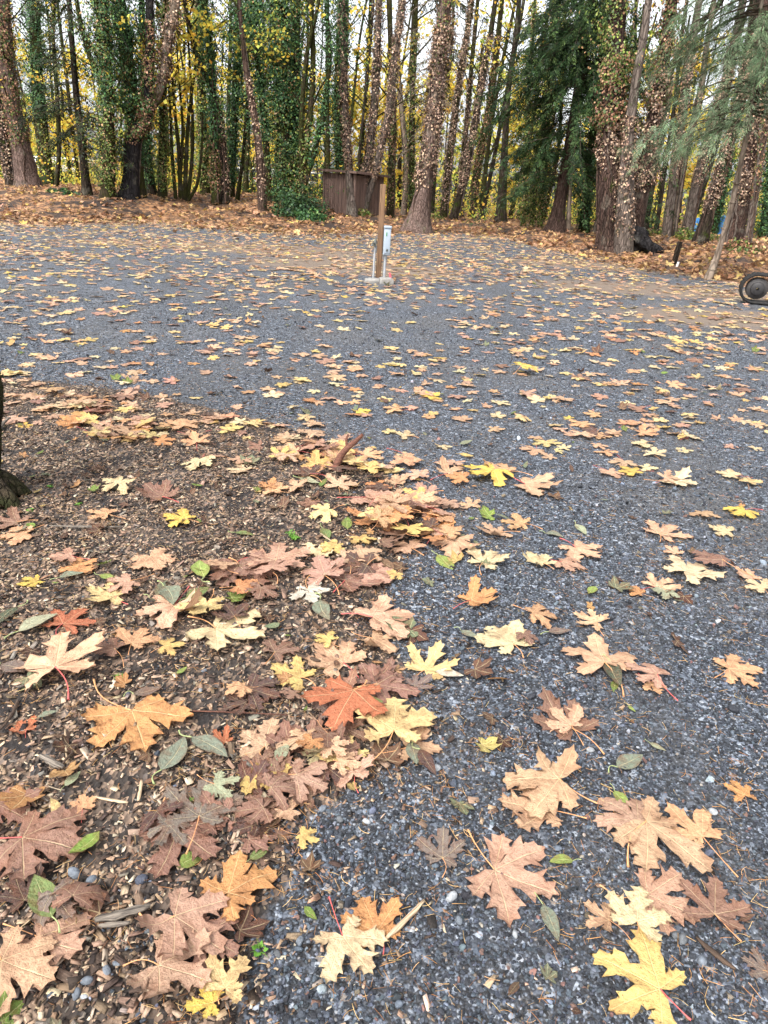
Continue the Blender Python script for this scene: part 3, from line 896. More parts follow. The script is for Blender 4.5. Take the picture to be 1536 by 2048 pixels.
# joint px, tip px, stalk end px (or 0), colour, label
HAND = [
 ((988,1745),(1110,1800),(935,1668),'pinkish tan','large pinkish tan maple leaf alone on gravel, its stalk pointing away',.05),
 ((1090,1625),(997,1612),0,'tan','tan maple leaf underneath the cream-tan one on bare gravel',.05),
 ((1113,1582),(1003,1572),(1192,1617),'tan','cream-tan maple leaf topmost of a pair, long stalk touching the overlapping leaves',.05),
 ((1270,1665),(1198,1600),0,'pinkish tan','pinkish tan maple leaf with a small green leaf lying across it',.06),
 ((1400,1685),(1328,1625),(1475,1757),'orange tan','orange tan maple leaf with a long stalk reaching down the gravel',.06),
 ((1293,1797),(1396,1845),0,'pinkish tan','pinkish tan maple leaf in the middle of the overlapping gravel cluster',.06),
 ((1285,1670),(1418,1765),(1250,1755),'tan','blotched tan maple leaf uppermost in the large gravel cluster',.06),
 ((1423,1847),(1425,1772),(1475,1902),'reddish brown','reddish brown maple leaf at the edge of the large gravel cluster',.06),
 ((1215,1850),(1165,1815),0,'tan','small curled tan maple leaf touching the gravel cluster',.14),
 ((1268,1862),(1275,1790),(1268,1885),'cream','cream maple leaf lowest in the gravel cluster, above the yellow one',.06),
 ((1313,1995),(1182,1916),(1380,2045),'yellow','large yellow maple leaf on gravel with a pink stalk',.05),
 ((1485,1598),(1462,1566),0,'orange','small orange maple leaf with dark tips alone on gravel',.1),
 ((884,1722),(886,1668),(884,1760),'greyish brown','flat greyish brown maple leaf pressed into the gravel',.03),
 ((1532,1950),(1488,1925),0,'greyish brown','greyish brown maple leaf cut by the photo edge near the bottom',.05),
 ((457,1807),(552,1748),(345,1822),'orange','large orange maple leaf on the rim of the bark mulch',.06),
 ((400,1890),(478,1925),0,'reddish brown','reddish brown maple leaf mostly hidden under the large brownish tan one',.05),
 ((352,1865),(450,1925),(282,1852),'pinkish tan','large brownish tan maple leaf lying under the orange one on mulch',.05),
 ((320,1955),(425,1990),(250,1957),'pinkish tan','brownish tan maple leaf beside the pale yellow one, stalk pointing sideways',.05),
 ((452,2000),(492,1930),(440,2030),'pale yellow','narrow pale yellow maple leaf at the foot of the photo',.06),
 ((428,2028),(372,2040),0,'bright yellow','bright yellow maple leaf cut off by the bottom of the photo',.05),
 ((752,1872),(722,1800),0,'orange','orange maple leaf curled beside the pale stick',.12),
 ((685,1888),(742,1970),(658,1805),'cream','cream maple leaf with a long pink stalk on gravel',.05),
 ((50,1700),(172,1720),(-8,1690),'reddish brown','large reddish brown maple leaf on mulch near grey pebbles',.05),
 ((0,1625),(58,1655),0,'reddish brown','reddish brown maple leaf cut by the photo edge above the large one',.06),
 ((358,1675),(432,1740),0,'brown','brown maple leaf with long narrow lobes on mulch above the orange one',.07),
 ((400,1655),(415,1578),0,'greyish brown','greyish brown narrow maple leaf standing behind the brown one',.06),
 ((430,1590),(462,1620),0,'pale green','pale green small maple leaf on mulch among brown leaves',.06),
 ((512,1552),(548,1598),0,'yellow','withered yellow maple leaf with brown edges on mulch',.07),
 ((592,1570),(655,1592),0,'pinkish tan','pinkish tan maple leaf on the gravel-and-mulch boundary below the rust one',.06),
 ((80,1890),(165,1925),0,'pinkish tan','tan maple leaf overlapping others at the lower corner',.06),
 ((10,1950),(112,1990),0,'tan','large tan maple leaf with a green mould patch at the corner',.05),
 ((55,1078),(0,1085),(90,1060),'orange tan','orange tan maple leaf on mulch at the photo edge below the mossy trunk',.08),
 ((150,1142),(185,1155),0,'orange','orange maple leaf tucked under a tan one on mulch',.06),
 ((145,1128),(100,1128),0,'pinkish tan','pinkish tan maple leaf lying over an orange one on mulch',.08),
 ((75,1172),(35,1183),(100,1160),'bright yellow','bright yellow maple leaf on mulch close to the photo edge',.08),
 ((232,1205),(176,1200),0,'pale yellow','broad pale yellow maple leaf on mulch under a tan leaf tip',.05),
 ((262,1180),(215,1198),0,'pinkish tan','pinkish tan maple leaf resting over the broad pale yellow one',.06),
 ((128,1265),(172,1228),0,'rust orange','dull rust maple leaf on mulch beside a green oval leaf',.08),
 ((118,1370),(128,1300),(140,1418),'peach','peach maple leaf on mulch with its stalk hanging down',.05),
 ((265,1440),(302,1542),(190,1375),'orange','largest orange maple leaf on the dark mulch with a long stalk',.05),
 ((432,1268),(528,1295),0,'cream','cream maple leaf with broad lobes on mulch, brown tip on top',.06),
 ((470,1252),(452,1228),0,'dark brown','dark brown folded maple leaf standing on the cream one',.15),
 ((415,1225),(390,1262),0,'pale yellow','small pale yellow maple leaf touching the cream one on mulch',.06),
 ((352,1228),(325,1275),0,'peach','peach maple leaf with curled edges on mulch between pale leaves',.14),
 ((478,1150),(535,1195),0,'reddish brown','reddish brown maple leaf of a pair on mulch, stretched out',.06),
 ((470,1150),(425,1188),0,'brown','brown maple leaf of a pair on mulch, partly beneath',.06),
 ((552,1145),(562,1090),(545,1155),'pinkish tan','pinkish tan maple leaf with spread lobes on mulch near the weed',.06),
 ((330,1305),(372,1300),0,'yellow','spotted yellow maple leaf on mulch under a tan one',.06),
 ((265,1300),(292,1268),0,'orange tan','orange tan maple leaf fragment on mulch over the spotted one',.08),
 ((232,1320),(195,1310),(250,1355),'brown','brown maple leaf on mulch with a downward stalk',.07),
 ((550,1320),(585,1295),0,'brown','dull brown maple leaf on mulch between the cream and orange ones',.06),
 ((600,1365),(545,1345),0,'yellow','yellow maple leaf with orange rim on mulch above the rust one',.08),
 ((745,1285),(790,1312),0,'tan','tan maple leaf beneath the large peach one at the mulch edge',.06),
 ((745,1250),(826,1238),0,'peach','large peach maple leaf at the mulch edge, uppermost there',.05),
 ((685,1335),(635,1298),0,'peach','peach maple leaf with a pink stalk below the largest peach one',.06),
 ((660,1300),(632,1285),0,'yellow','small yellow maple leaf at the top of the mulch edge pile',.08),
 ((500,1395),(560,1410),0,'dark brown','dark brown curled maple leaf on mulch beside the rust one',.2),
 ((488,1400),(450,1412),0,'orange tan','small orange tan maple leaf beside the dark curled one',.12),
 ((752,1388),(838,1398),0,'reddish brown','large reddish brown maple leaf behind the rust one',.06),
 ((748,1380),(778,1345),0,'reddish brown','reddish brown maple leaf pointing away at the mulch edge',.07),
 ((706,1412),(662,1490),(732,1388),'rust orange','vivid rust orange maple leaf on the pile at the mulch edge',.06),
 ((815,1500),(882,1505),0,'tan','tan maple leaf under the pale yellow one at the gravel edge',.06),
 ((785,1490),(790,1412),0,'pale yellow','pale yellow maple leaf beside the rust one at the gravel edge',.06),
 ((55,1470),(40,1455),0,'rust orange','small dull rust maple leaf on mulch near the photo edge',.08),
 ((450,1497),(428,1480),0,'rust orange','small rust maple leaf on mulch by a thin twig',.1),
 ((530,1508),(542,1455),(530,1530),'tan','tan maple leaf with dark veins on mulch below the dark curled one',.05),
 ((690,1170),(750,1145),0,'reddish brown','reddish brown maple leaf in the pair beside the peach ones',.07),
 ((740,1155),(778,1178),0,'pinkish tan','pinkish tan maple leaf overlapping the reddish brown one at the bed edge',.07),
 ((615,1190),(630,1222),0,'spotted white','whitish spotted maple leaf on the mulch',.08),
 ((628,1116),(655,1100),0,'cream','small cream maple leaf on mulch beside the weed',.08),
 ((372,1052),(328,1046),0,'bright yellow','bright yellow maple leaf alone on the wood chips',.08),
 ((325,1000),(292,985),0,'reddish brown','reddish brown maple leaf humped up on the wood chips',.2),
 ((215,1040),(175,1035),0,'orange tan','orange tan maple leaf flat on chips near the small weeds',.07),
 ((1025,1297),(975,1256),(1046,1320),'cream','cream maple leaf on gravel with a brown scrap beside it',.06),
 ((1045,1282),(1062,1300),0,'brown','brown scrap of maple leaf touching the cream one on gravel',.15),
 ((1062,1240),(1114,1240),(1025,1215),'orange tan','orange tan maple leaf on gravel with a dry stalk trailing',.1),
 ((942,1205),(990,1192),0,'orange','orange maple leaf arched up on gravel',.14),
 ((1193,1248),(1145,1232),(1207,1277),'peach','peach maple leaf lying alone on gravel above the long cluster',.06),
 ((1205,1342),(1185,1284),0,'peach','peach maple leaf at the end of the long cluster, green leaf on it',.06),
 ((1310,1365),(1245,1345),(1352,1415),'pinkish tan','pinkish tan maple leaf with a red stalk in the long cluster',.06),
 ((1300,1375),(1318,1398),0,'orange tan','orange tan maple leaf lowest in the long gravel cluster',.06),
 ((1455,1345),(1522,1348),(1428,1360),'orange tan','orange tan maple leaf by itself on gravel, pointing to the edge',.06),
 ((1143,1462),(1080,1410),0,'brown','brown crumpled maple leaf beneath a pale one on gravel',.12),
 ((1140,1462),(1098,1425),(1165,1500),'peach','pale peach maple leaf lying over a brown crumpled one on gravel',.05),
 ((863,1068),(862,1038),0,'orange','small orange maple leaf where mulch meets gravel',.08),
 ((1122,1132),(1172,1142),0,'pinkish tan','pinkish tan maple leaf under the peach one on gravel',.07),
 ((1150,1100),(1198,1125),0,'peach','peach maple leaf overlapping the pinkish tan one on gravel',.07),
 ((1085,1135),(1052,1114),0,'cream','cream maple leaf touching the peach pair on gravel',.07),
 ((965,1130),(990,1108),0,'cream','cream maple leaf alone on gravel near the bed edge',.1),
 ((1440,1138),(1380,1112),0,'reddish brown','reddish brown maple leaf with wide lobes on gravel near the edge',.08),
 ((1503,1160),(1468,1146),0,'peach','peach maple leaf at the photo edge under a cream one',.07),
 ((1525,1185),(1490,1165),0,'cream','cream maple leaf at the photo edge over a peach one',.07),
 ((1310,1178),(1342,1165),0,'peach','peach maple leaf of the trio of small leaves on gravel',.1),
 ((1280,1190),(1250,1182),0,'orange','orange maple leaf of the trio of small leaves on gravel',.08),
 ((1328,1190),(1330,1208),0,'pale green','pale green maple leaf of the trio of small leaves on gravel',.07),
 ((1350,1110),(1328,1098),0,'peach','small peach maple leaf curled on gravel above the reddish brown one',.14),
 ((1000,1068),(950,1072),0,'tan','tan maple leaf of a long overlapping pair on gravel',.08),
 ((1045,1052),(1000,1045),0,'orange tan','orange tan maple leaf of a long overlapping pair on gravel',.1),
 ((822,1106),(786,1085),0,'peach','peach maple leaf lying across the bed edge',.08),
 ((792,1158),(775,1170),0,'yellow','small yellow maple leaf on gravel beside the bed',.08),
 ((848,1345),(880,1308),0,'pale yellow','pale yellow maple leaf on gravel, whitish oval leaf at its end',.07),
 ((1488,1028),(1465,1038),0,'bright yellow','yellow and brown maple leaf near the photo edge on gravel',.08),
 ((985,952),(940,968),0,'bright yellow','bright yellow maple leaf on gravel beside a large peach one',.06),
 ((1050,972),(1130,988),0,'peach','largest peach maple leaf on the middle gravel',.05),
 ((1015,948),(965,940),0,'orange tan','orange tan maple leaf behind the bright yellow one on gravel',.06),
 ((1040,748),(1062,742),0,'bright yellow','vivid yellow maple leaf alone on the far gravel',.12),
]
# ovals: stalk end px, tip px, colour, label
OVAL = [
 ((1233,1540),(1284,1516),'grey green','round grey green leaf with a stalk lying on gravel'),
 ((1298,1490),(1331,1506),'pale green','pale green oval leaf on gravel above the round one'),
 ((1145,1727),(1097,1728),'bright green','small bright green oval leaf alone on gravel'),
 ((1083,1820),(1115,1893),'grey green','long grey green oval leaf touching the large pinkish leaf tip'),
 ((1226,1592),(1256,1633),'bright green','bright green oval leaf lying on a pinkish tan maple leaf'),
 ((110,1862),(76,1783),'green','glossy green oval leaf beside grey pebbles at the corner'),
 ((112,1652),(104,1618),'pale yellow','small round pale yellow leaf on mulch'),
 ((132,1588),(164,1560),'pale green','pale green oval leaf with a white stalk on mulch'),
 ((40,1282),(118,1248),'pale green','long pale green oval leaf on mulch near the photo edge'),
 ((40,1232),(-8,1268),'dark green','dark green oval leaf cut by the photo edge on mulch'),
 ((325,1562),(371,1490),'grey green','dark grey green oval leaf upright below the largest orange leaf'),
 ((385,1500),(466,1552),'grey green','long grey green oval leaf beside the dark one below the orange leaf'),
 ((270,1410),(326,1394),'greyish brown','dark greyish oval leaf above the largest orange leaf'),
 ((80,1450),(117,1437),'grey green','small grey green oval leaf on dark soil'),
 ((555,1545),(579,1513),'pale green','small pale green oval leaf among brown leaves at the bed edge'),
 ((410,1172),(400,1134),'bright green','yellowish green oval leaf standing on mulch'),
 ((375,1215),(420,1193),'green','green oval leaf lying beside pale yellow leaves'),
 ((875,1115),(906,1141),'bright green','bright green oval leaf on gravel beside a tan maple leaf'),
 ((1090,1070),(1128,1078),'grey green','grey green oval leaf on gravel near the bed, upper one'),
 ((1150,1052),(1172,1072),'pale green','pale green oval leaf on gravel between small maple leaves'),
 ((1190,1178),(1176,1192),'bright green','tiny bright green leaf lying alone on gravel'),
 ((1218,1338),(1240,1382),'dark green','dark green oval leaf lying over the long cluster'),
 ((870,1352),(926,1362),'spotted white','whitish speckled oval leaf joined to a pale yellow maple leaf'),
 ((1095,1275),(1140,1268),'greyish brown','thin curled greyish leaf on gravel above the long cluster'),
 ((920,1270),(960,1285),'grey green','grey green oval leaf behind the cream leaf on gravel'),
 ((820,1500),(832,1548),'grey green','grey green oval leaf hanging below the pale yellow leaf'),
 ((838,1520),(870,1572),'dark brown','dark brown and green narrow leaf at the gravel edge'),
 ((500,1735),(540,1708),'green','green oval leaf behind the orange leaf on the mulch rim'),
 ((710,1425),(765,1432),'green','narrow green leaf between the rust and pale yellow leaves'),
 ((300,1210),(345,1222),'dark green','dark curled oval leaf above the peach leaf on mulch'),
 ((120,1170),(170,1160),'grey green','grey green oval leaf beside tan maple leaves on mulch'),
 ((200,1160),(235,1170),'bright green','yellow-green oval leaf with dark margin on mulch'),
 ((645,1065),(655,1090),'green','small green oval leaf by the weed on mulch'),
 ((330,1195),(352,1240),'grey green','small upright grey green leaf near peach leaf on mulch'),
 ((640,1215),(660,1258),'grey green','grey oval leaf upright in the mulch edge pile'),
 ((355,1360),(375,1345),'bright green','small bright green leaf on dark soil above the orange leaf'),
 ((5,1350),(70,1362),'greyish brown','grey brown oval leaf at the photo edge beside the peach leaf'),
 ((1255,1415),(1270,1428),'bright green','tiny yellowish green leaf on gravel below the long cluster'),
 ((600,965),(640,975),'pale green','pale green leaf in the leaf pile at the bed corner'),
 ((470,1075),(510,1080),'green','green oval leaf on chips beside the feathery weed'),
]
gl = np.random.default_rng(21)
seen_lab = set()
n_dark = 0
for (bx, by, sx, sy, m) in [(650, 1470, 90, 60, 11), (590, 1570, 80, 40, 8), (520, 1650, 60, 50, 6), (330, 1640, 70, 50, 4), (90, 1800, 60, 60, 4), (760, 1390, 50, 40, 4)]:
    for _ in range(m):
        px, py = gl.normal(bx, sx * .6), gl.normal(by, sy * .6)
        if px < 5: continue
        c = ['dark brown', 'brown', 'reddish brown', 'greyish brown'][gl.integers(4)]
        lab = '%s withered maple leaf in the mulch, %s percent across, %s percent down' % (c, words_of(round(px / W0 * 100)), words_of(round(py / H0 * 100)))
        if lab in seen_lab: continue
        seen_lab.add(lab); n_dark += 1
        p = flat(px, py)
        blade = maple_mesh(50 + n_dark, MT['leaf'], curl=0.22, bend=0.3)
        lay_leaf('maple_leaf', p.x, p.y, gl.uniform(0, 6.28), gl.uniform(.05, .095), pal(c, gl, .1), lab, GL, blade, None, .12, g=gl)
        placed.pop()
for k, (J, T, S, c, lab, bend) in enumerate(HAND):
    a, b = flat(*J), flat(*T)
    d = b - a
    size = max(0.05, min(0.19, d.length)) * 1.04
    yaw = math.atan2(d.y, d.x)
    blade = maple_mesh(100 + k, MT['leaf'], curl=0.06 + bend * 0.7, bend=0.06 + bend)
    if S:
        s = flat(*S) - a
        ang = math.atan2(s.y, s.x) - yaw
        st = stalk_mesh(ang, s.length / size, blade['joint_z'], gl, MT['stalk_pink'] if 'pink stalk' in lab or 'red stalk' in lab or gl.random() < .15 else MT['stalk'])
    else:
        st = stalk_mesh(math.pi + gl.normal(0, .3), gl.uniform(0.5, 1.0), blade['joint_z'], gl, MT['stalk'] if gl.random() < .7 else MT['stalk_pink'])
    lay_leaf('maple_leaf', a.x, a.y, yaw, size, pal(c, gl, 0.05), lab, GL, blade, st, 0.04).location.z += .022 if lab.startswith('vivid') else 0
for k, (S, T, c, lab) in enumerate(OVAL):
    a, b = flat(*S), flat(*T)
    d = b - a
    size = max(0.03, min(0.14, d.length))
    yaw = math.atan2(d.y, d.x)
    blade = oval_mesh(300 + k, MT['leaf'])
    st = stalk_mesh(math.pi + gl.normal(0, .2), 0.35, blade['joint_z'], gl, MT['ovalstalk'], 0.014)
    lay_leaf('oval_leaf', a.x, a.y, yaw, size, pal(c, gl, 0.06), lab, GO, blade, st, 0.06)

# ---- leaves strewn over the rest of the ground
blobs = [(210, 838, 160, 34, 46), (120, 805, 140, 30, 22), (400, 850, 140, 30, 18), (690, 940, 130, 52, 26), (560, 915, 150, 40, 16), (800, 1000, 85, 60, 16), (740, 1100, 60, 50, 8),
         (660, 1400, 110, 80, 9), (580, 1550, 100, 50, 9), (560, 1680, 70, 50, 6), (480, 1160, 80, 50, 5), (590, 1500, 130, 80, 16), (110, 1640, 90, 60, 7), (270, 860, 90, 16, 20), (850, 1060, 60, 36, 14)]
cand = []
gq = np.random.default_rng(31)
for (bx, by, sx, sy, n) in blobs:
    for _ in range(n):
        px, py = gq.normal(bx, sx * 0.6), gq.normal(by, sy * 0.7)
        p = flat(px, py)
        cand.append((p.x, p.y, 1))
def leaf_dens(y):
    return 3.5 + 29.0 * smooth(2.4, 6.0, y) + 24.0 * smooth(8, 16, y)
P = sample_ground(leaf_dens, 2.2, 42, gq, None, 160, 2.0)
le = lit_edge(P[:, 0])
keep = P[:, 1] < le + 1.5
# thinner and thicker patches
dens = vnoise(P[:, 0], P[:, 1], 1.1, 21) * 0.5 + vnoise(P[:, 0] * 0.5, P[:, 1], 2.0, 8) * 0.5
keep &= gq.random(len(P)) < np.clip(0.66 + dens * 0.9, 0.12, 1)
sdm = mulch_sd(P[:, 0], P[:, 1])
keep &= ~((sdm > 0.25) & (gq.random(len(P)) < 0.45))
P = P[keep]
cand += [(x, y, 0) for x, y in P]
COLS = [('tan', 20), ('peach', 26), ('pinkish tan', 10), ('orange tan', 10), ('orange', 5), ('yellow', 8), ('bright yellow', 2.5), ('cream', 23), ('pale yellow', 17), ('reddish brown', 4), ('brown', 3), ('dark brown', 1.5)]
PILE = [('tan', 12), ('pinkish tan', 18), ('orange tan', 16), ('orange', 8), ('reddish brown', 9), ('brown', 5), ('peach', 24), ('yellow', 9), ('cream', 12), ('dark brown', 6), ('pale yellow', 4)]
def choose(tab):
    w = np.array([t[1] for t in tab], float)
    return tab[gq.choice(len(tab), p=w / w.sum())][0]
auto_blades = [maple_mesh(500 + i, MT['leaf'], curl=0.10, bend=0.15) for i in range(40)]
auto_stalks = [stalk_mesh(math.pi + gl.normal(0, .35), gl.uniform(.6, 1.05), 0.03, gl, MT['stalk'] if i % 3 else MT['stalk_pink']) for i in range(9)]
rows = []
for (x, y, pile) in cand:
    px, py, zc = to_px(np.float64(x), np.float64(y), np.float64(0.0))
    size = float(np.clip(np.exp(gq.normal(np.log(0.112), 0.25)), 0.055, 0.17))
    if y > 4.0: size *= 0.80
    if pile and y < 2.4: size *= 0.62
    c = choose(PILE if pile else COLS)
    if not pile and y < 2.0: continue
    inview = (0 < px < W0) and (0 < py < H0)
    free = all((a - x) ** 2 + (b - y) ** 2 > (0.5 * (r + size)) ** 2 for (a, b, r) in placed[:len(HAND) + len(OVAL)]) if y < 4 and not (pile and py < 1250) else True
    if not free and (not pile or py > 1250): continue
    rows.append((-(size / max(zc, .3)) if inview else 0, x, y, size, c, pile, float(px), float(py)))
rows.sort(key=lambda r: r[0])
N_IND = 300 - len(HAND) - n_dark
rest = []
n_ind = 0
for (k, x, y, size, c, pile, px, py) in rows:
    lab = None
    if k < 0 and n_ind < N_IND:
        on = 'mulch' if float(mulch_sd(np.array([x]), np.array([y]))[0]) > 0 else 'gravel'
        lab = "%s maple leaf on %s, %s percent across, %s percent down the photo" % (c, on, words_of(round(px / W0 * 100)), words_of(round(py / H0 * 100)))
        if lab in seen_lab: lab = None
    if lab:
        seen_lab.add(lab); n_ind += 1
        b = auto_blades[gq.integers(len(auto_blades))]
        s = auto_stalks[gq.integers(len(auto_stalks))] if gq.random() < 0.8 else None
        lay_leaf('maple_leaf', x, y, gq.uniform(0, 6.28), size, pal(c, gq, 0.08), lab, GL, b, s, 0.07 if not pile else 0.16, g=gq).scale.z *= gq.uniform(.4, .9)
    else:
        rest.append((x, y, size, c, pile))
leaf_t = [maple_mesh(700 + i, MT['leaf_i'], curl=0.09, bend=0.13) for i in range(24)]
leaf_set = hidden_set('strewn_leaf', leaf_t)
n = len(rest)
P = np.array([(r[0], r[1]) for r in rest]); size = np.array([r[2] for r in rest])
col = np.array([pal(r[3], gq, 0.09) for r in rest])
zz = gz(P[:, 0], P[:, 1]) + 0.005 + gq.random(n) * 0.006
rot = np.stack([gq.normal(0, .08, n), gq.normal(0, .08, n), gq.uniform(0, 6.28, n)], 1)
size = size * gq.uniform(.78, 1.05, n)
flatz = np.where(gq.random(n) < .82, gq.uniform(.25, .6, n), 1.0)
scatter('fallen_leaves', np.column_stack([P, zz]), rot, np.column_stack([size, size, size * flatz]), gq.integers(0, 24, n), col, leaf_set, 'scattered yellow and tan maple leaves over the gravel clearing', 'leaves')

# small oval leaves and crumbs, strewn
gs = np.random.default_rng(41)
ov_t = [oval_mesh(800 + i, MT['leaf_i'], True) for i in range(6)] + [maple_mesh(820 + i, MT['leaf_i'], 0.2, 0.3, True) for i in range(4)]
ov_set = hidden_set('leaf_crumb', ov_t)
P = sample_ground(lambda y: 16 * (1 + 1.2 * (y < 4)) * (1 if y < 8 else 0.5), 0.6, 20, gs, None, 90)
sdm = mulch_sd(P[:, 0], P[:, 1])
P = P[(sdm > -0.25) | (gs.random(len(P)) < 0.35)]
n = len(P)
OC = [(5, (120, 96, 78)), (4, (96, 74, 62)), (4, (128, 140, 112)), (2, (120, 148, 70)), (3, (196, 150, 100)), (2, (216, 190, 120)), (3, (80, 60, 52))]
scatter('leaf_scraps', np.column_stack([P, gz(P[:, 0], P[:, 1]) + 0.012]), np.stack([gs.normal(0, .25, n), gs.normal(0, .25, n), gs.uniform(0, 6.28, n)], 1),
        np.clip(np.exp(gs.normal(np.log(0.042), .4, n)), .015, .09), gs.integers(0, 10, n), pick(OC, n, gs) * 0.8, ov_set, 'small withered leaf scraps among the chips and gravel', 'leaves')

# forest floor litter
gf = np.random.default_rng(51)
n = 62000
yy = 16 + 46 * gf.random(n) ** 1.25
hw = 0.62 * yy + 4
xx = gf.uniform(-1, 1, n) * hw
lo = lit_edge(xx)
dd = yy - lo
prob = smooth(-3.5, 2.5, dd) * np.clip(0.60 + 0.95 * vnoise(xx, yy * .8, 0.8, 17), 0.05, 1)
k = gf.random(n) < prob
xx, yy, dd = xx[k], yy[k], dd[k]
n = len(xx)
size = np.clip(np.exp(gf.normal(np.log(0.092), .25, n)), .045, .16)
FL = [(18, (194, 150, 106)), (18, (212, 172, 122)), (14, (164, 118, 84)), (11, (226, 190, 128)), (13, (136, 96, 72)), (17, (212, 164, 130)), (5, (236, 204, 110)), (13, (92, 68, 56))]
col = pick(FL, n, gf) * 0.78
low_t = [maple_mesh(900 + i, MT['leaf_i'], 0.22, 0.35, True) for i in range(12)]
low_set = hidden_set('forest_leaf', low_t)
scatter('leaf_litter', np.column_stack([xx, yy, gz(xx, yy) + 0.015 + gf.random(n) * 0.04]), np.stack([gf.normal(0, .35, n), gf.normal(0, .35, n), gf.uniform(0, 6.28, n)], 1),
        size, gf.integers(0, 12, n), col, low_set, 'thick carpet of orange brown fallen leaves under the trees', 'leaf litter')
# ------------------------------------------------------------------ trees
IVY_G = [(6, (46, 78, 44)), (5, (64, 100, 56)), (3, (34, 58, 38)), (2, (96, 124, 66))]
IVY_Y = [(5, (86, 104, 48)), (4, (120, 132, 62)), (3, (58, 80, 40)), (3, (150, 120, 84))]
IVY_B = [(6, (144, 117, 98)), (5, (176, 148, 126)), (5, (96, 77, 66)), (3, (206, 176, 148)), (3, (60, 47, 40)), (1.2, (84, 92, 56))]
IVY_M = [(4, (150, 112, 86)), (3, (176, 136, 106)), (3, (104, 76, 58)), (4, (98, 112, 54)), (3, (70, 92, 46))]
YEL = [(6, (236, 208, 84)), (5, (244, 220, 104)), (3, (220, 180, 70)), (4, (196, 192, 90)), (1, (226, 170, 76))]
YGR = [(5, (176, 186, 88)), (4, (146, 164, 80)), (5, (220, 206, 96)), (2, (104, 126, 60))]
CED = [(6, (42, 64, 36)), (5, (58, 80, 44)), (4, (32, 48, 30)), (2, (80, 100, 56))]
FIRD = [(6, (40, 50, 34)), (4, (56, 66, 42)), (3, (30, 38, 28)), (2, (84, 88, 50))]
SPR = [(6, (106, 126, 94)), (5, (88, 108, 80)), (4, (130, 148, 116)), (2, (70, 86, 62))]

def quads(C, N_, U, size, aspect=0.8):
    """leaf-sized four-cornered faces: centre C, facing N_, long axis U"""
    N_ = N_ / (np.linalg.norm(N_, axis=1, keepdims=True) + 1e-9)
    S = np.cross(N_, U); S /= np.linalg.norm(S, axis=1, keepdims=True) + 1e-9
    U = np.cross(S, N_)
    s = size[:, None]
    n = len(C)
    v = np.stack([C - U * s * 0.5, C + S * s * aspect * 0.5 - U * s * 0.08 + N_ * s * 0.12, C + U * s * 0.55, C - S * s * aspect * 0.5 - U * s * 0.08 + N_ * s * 0.12], 1).reshape(-1, 3)
    f = np.arange(4 * n).reshape(n, 4)
    return v, f

def along(P, rad, t):
    i = np.clip((t * (len(P) - 1)), 0, len(P) - 1.001)
    k = i.astype(int); w = (i - k)[:, None]
    return P[k] * (1 - w) + P[k + 1] * w, rad[k] * (1 - w[:, 0]) + rad[k + 1] * w[:, 0]

def ivy_on(P, rad, t0, t1, n, thick, palette, size, g, clump=1.0):
    t = g.uniform(t0, t1, n)
    th = g.uniform(0, 2 * np.pi, n)
    lump = np.clip(0.5 + 0.5 * np.sin(th * 2 + t * 23) * np.sin(t * 41 + th) * clump, 0, 1.4)
    if True:
        pat = np.sin(th * 3 + t * 17 + g.uniform(0, 6)) + np.sin(th * 1 - t * 37 + g.uniform(0, 6)) + np.sin(t * 61 + th * 2)
        kp = g.random(n) < np.clip((.72 if clump < 1.5 else .95) + .3 * pat, .12, 1)
        t, th, lump = t[kp], th[kp], lump[kp]; n = len(t)
    C, r = along(P, rad, t)
    fade = np.clip(np.minimum((t - t0) / 0.06, 1.0), 0.2, 1)
    rr = r * 0.98 + thick * (g.random(n) ** 1.6 * 1.7) * (0.3 + 1.1 * lump) * fade
    D = np.stack([np.cos(th), np.sin(th), np.zeros(n)], 1)
    C = C + D * rr[:, None]
    Nn = D + g.normal(0, 0.45, (n, 3)) + np.array([0, 0, 0.35])
    U = np.array([0, 0, -1.0]) + g.normal(0, 0.5, (n, 3))
    return quads(C, Nn, U, size * g.uniform(0.6, 1.3, n), 0.95), pick(palette, n, g) * np.exp(g.normal(0, .22, (n, 1))) * (.86 if clump < 1.5 else .95)

def path3(pts, w, Y, extra=4.0, n=26, lean=0.0, g=rng, base_z=None):
    """trunk centre line and radii from photo pixels on the vertical plane y=Y"""
    P = np.array([tuple(on_plane(px, py, Y)) for px, py in pts])
    if base_z is not None: P[0, 2] = base_z
    rad = np.array([wi * 0.44 * depth_of(p) / FPX for wi, p in zip(w, P)])
    if extra > 0:
        d = P[-1] - P[-2]; d /= np.linalg.norm(d); d = d * 0.6 + np.array([0, 0, 0.6]); d /= np.linalg.norm(d)
        P = np.vstack([P, P[-1] + d * extra]); rad = np.append(rad, rad[-1] * 0.72)
    h = P[:, 2] - P[0, 2]
    P[:, 1] += lean * h * 0.03
    cum = np.concatenate([[0], np.cumsum(np.linalg.norm(np.diff(P, axis=0), axis=1))])
    Q = catmull(P, n)
    # even spacing of radii along the curve parameter
    r = np.interp(np.linspace(0, len(P) - 1, n), np.arange(len(P)), rad)
    return Q, r

def add_trunk(root, name, Q, r, mat, flare=1.3, sides=14, g=rng, ridges=0, bury=0.25):
    h = Q[:, 2] - Q[0, 2]
    rr = r * (1 + (flare - 1) * np.exp(-np.maximum(h, 0) / 0.35))
    Q2 = np.vstack([Q[0] - np.array([0, 0, bury]), Q]); rr = np.concatenate([[rr[0] * 1.12], rr])
    v, f = tube(Q2, rr, sides, 0.05, ridges, int(g.integers(1000)))
    return Geo().add(v - np.array(root.location), f).build(name, MT[mat], root, True, False)

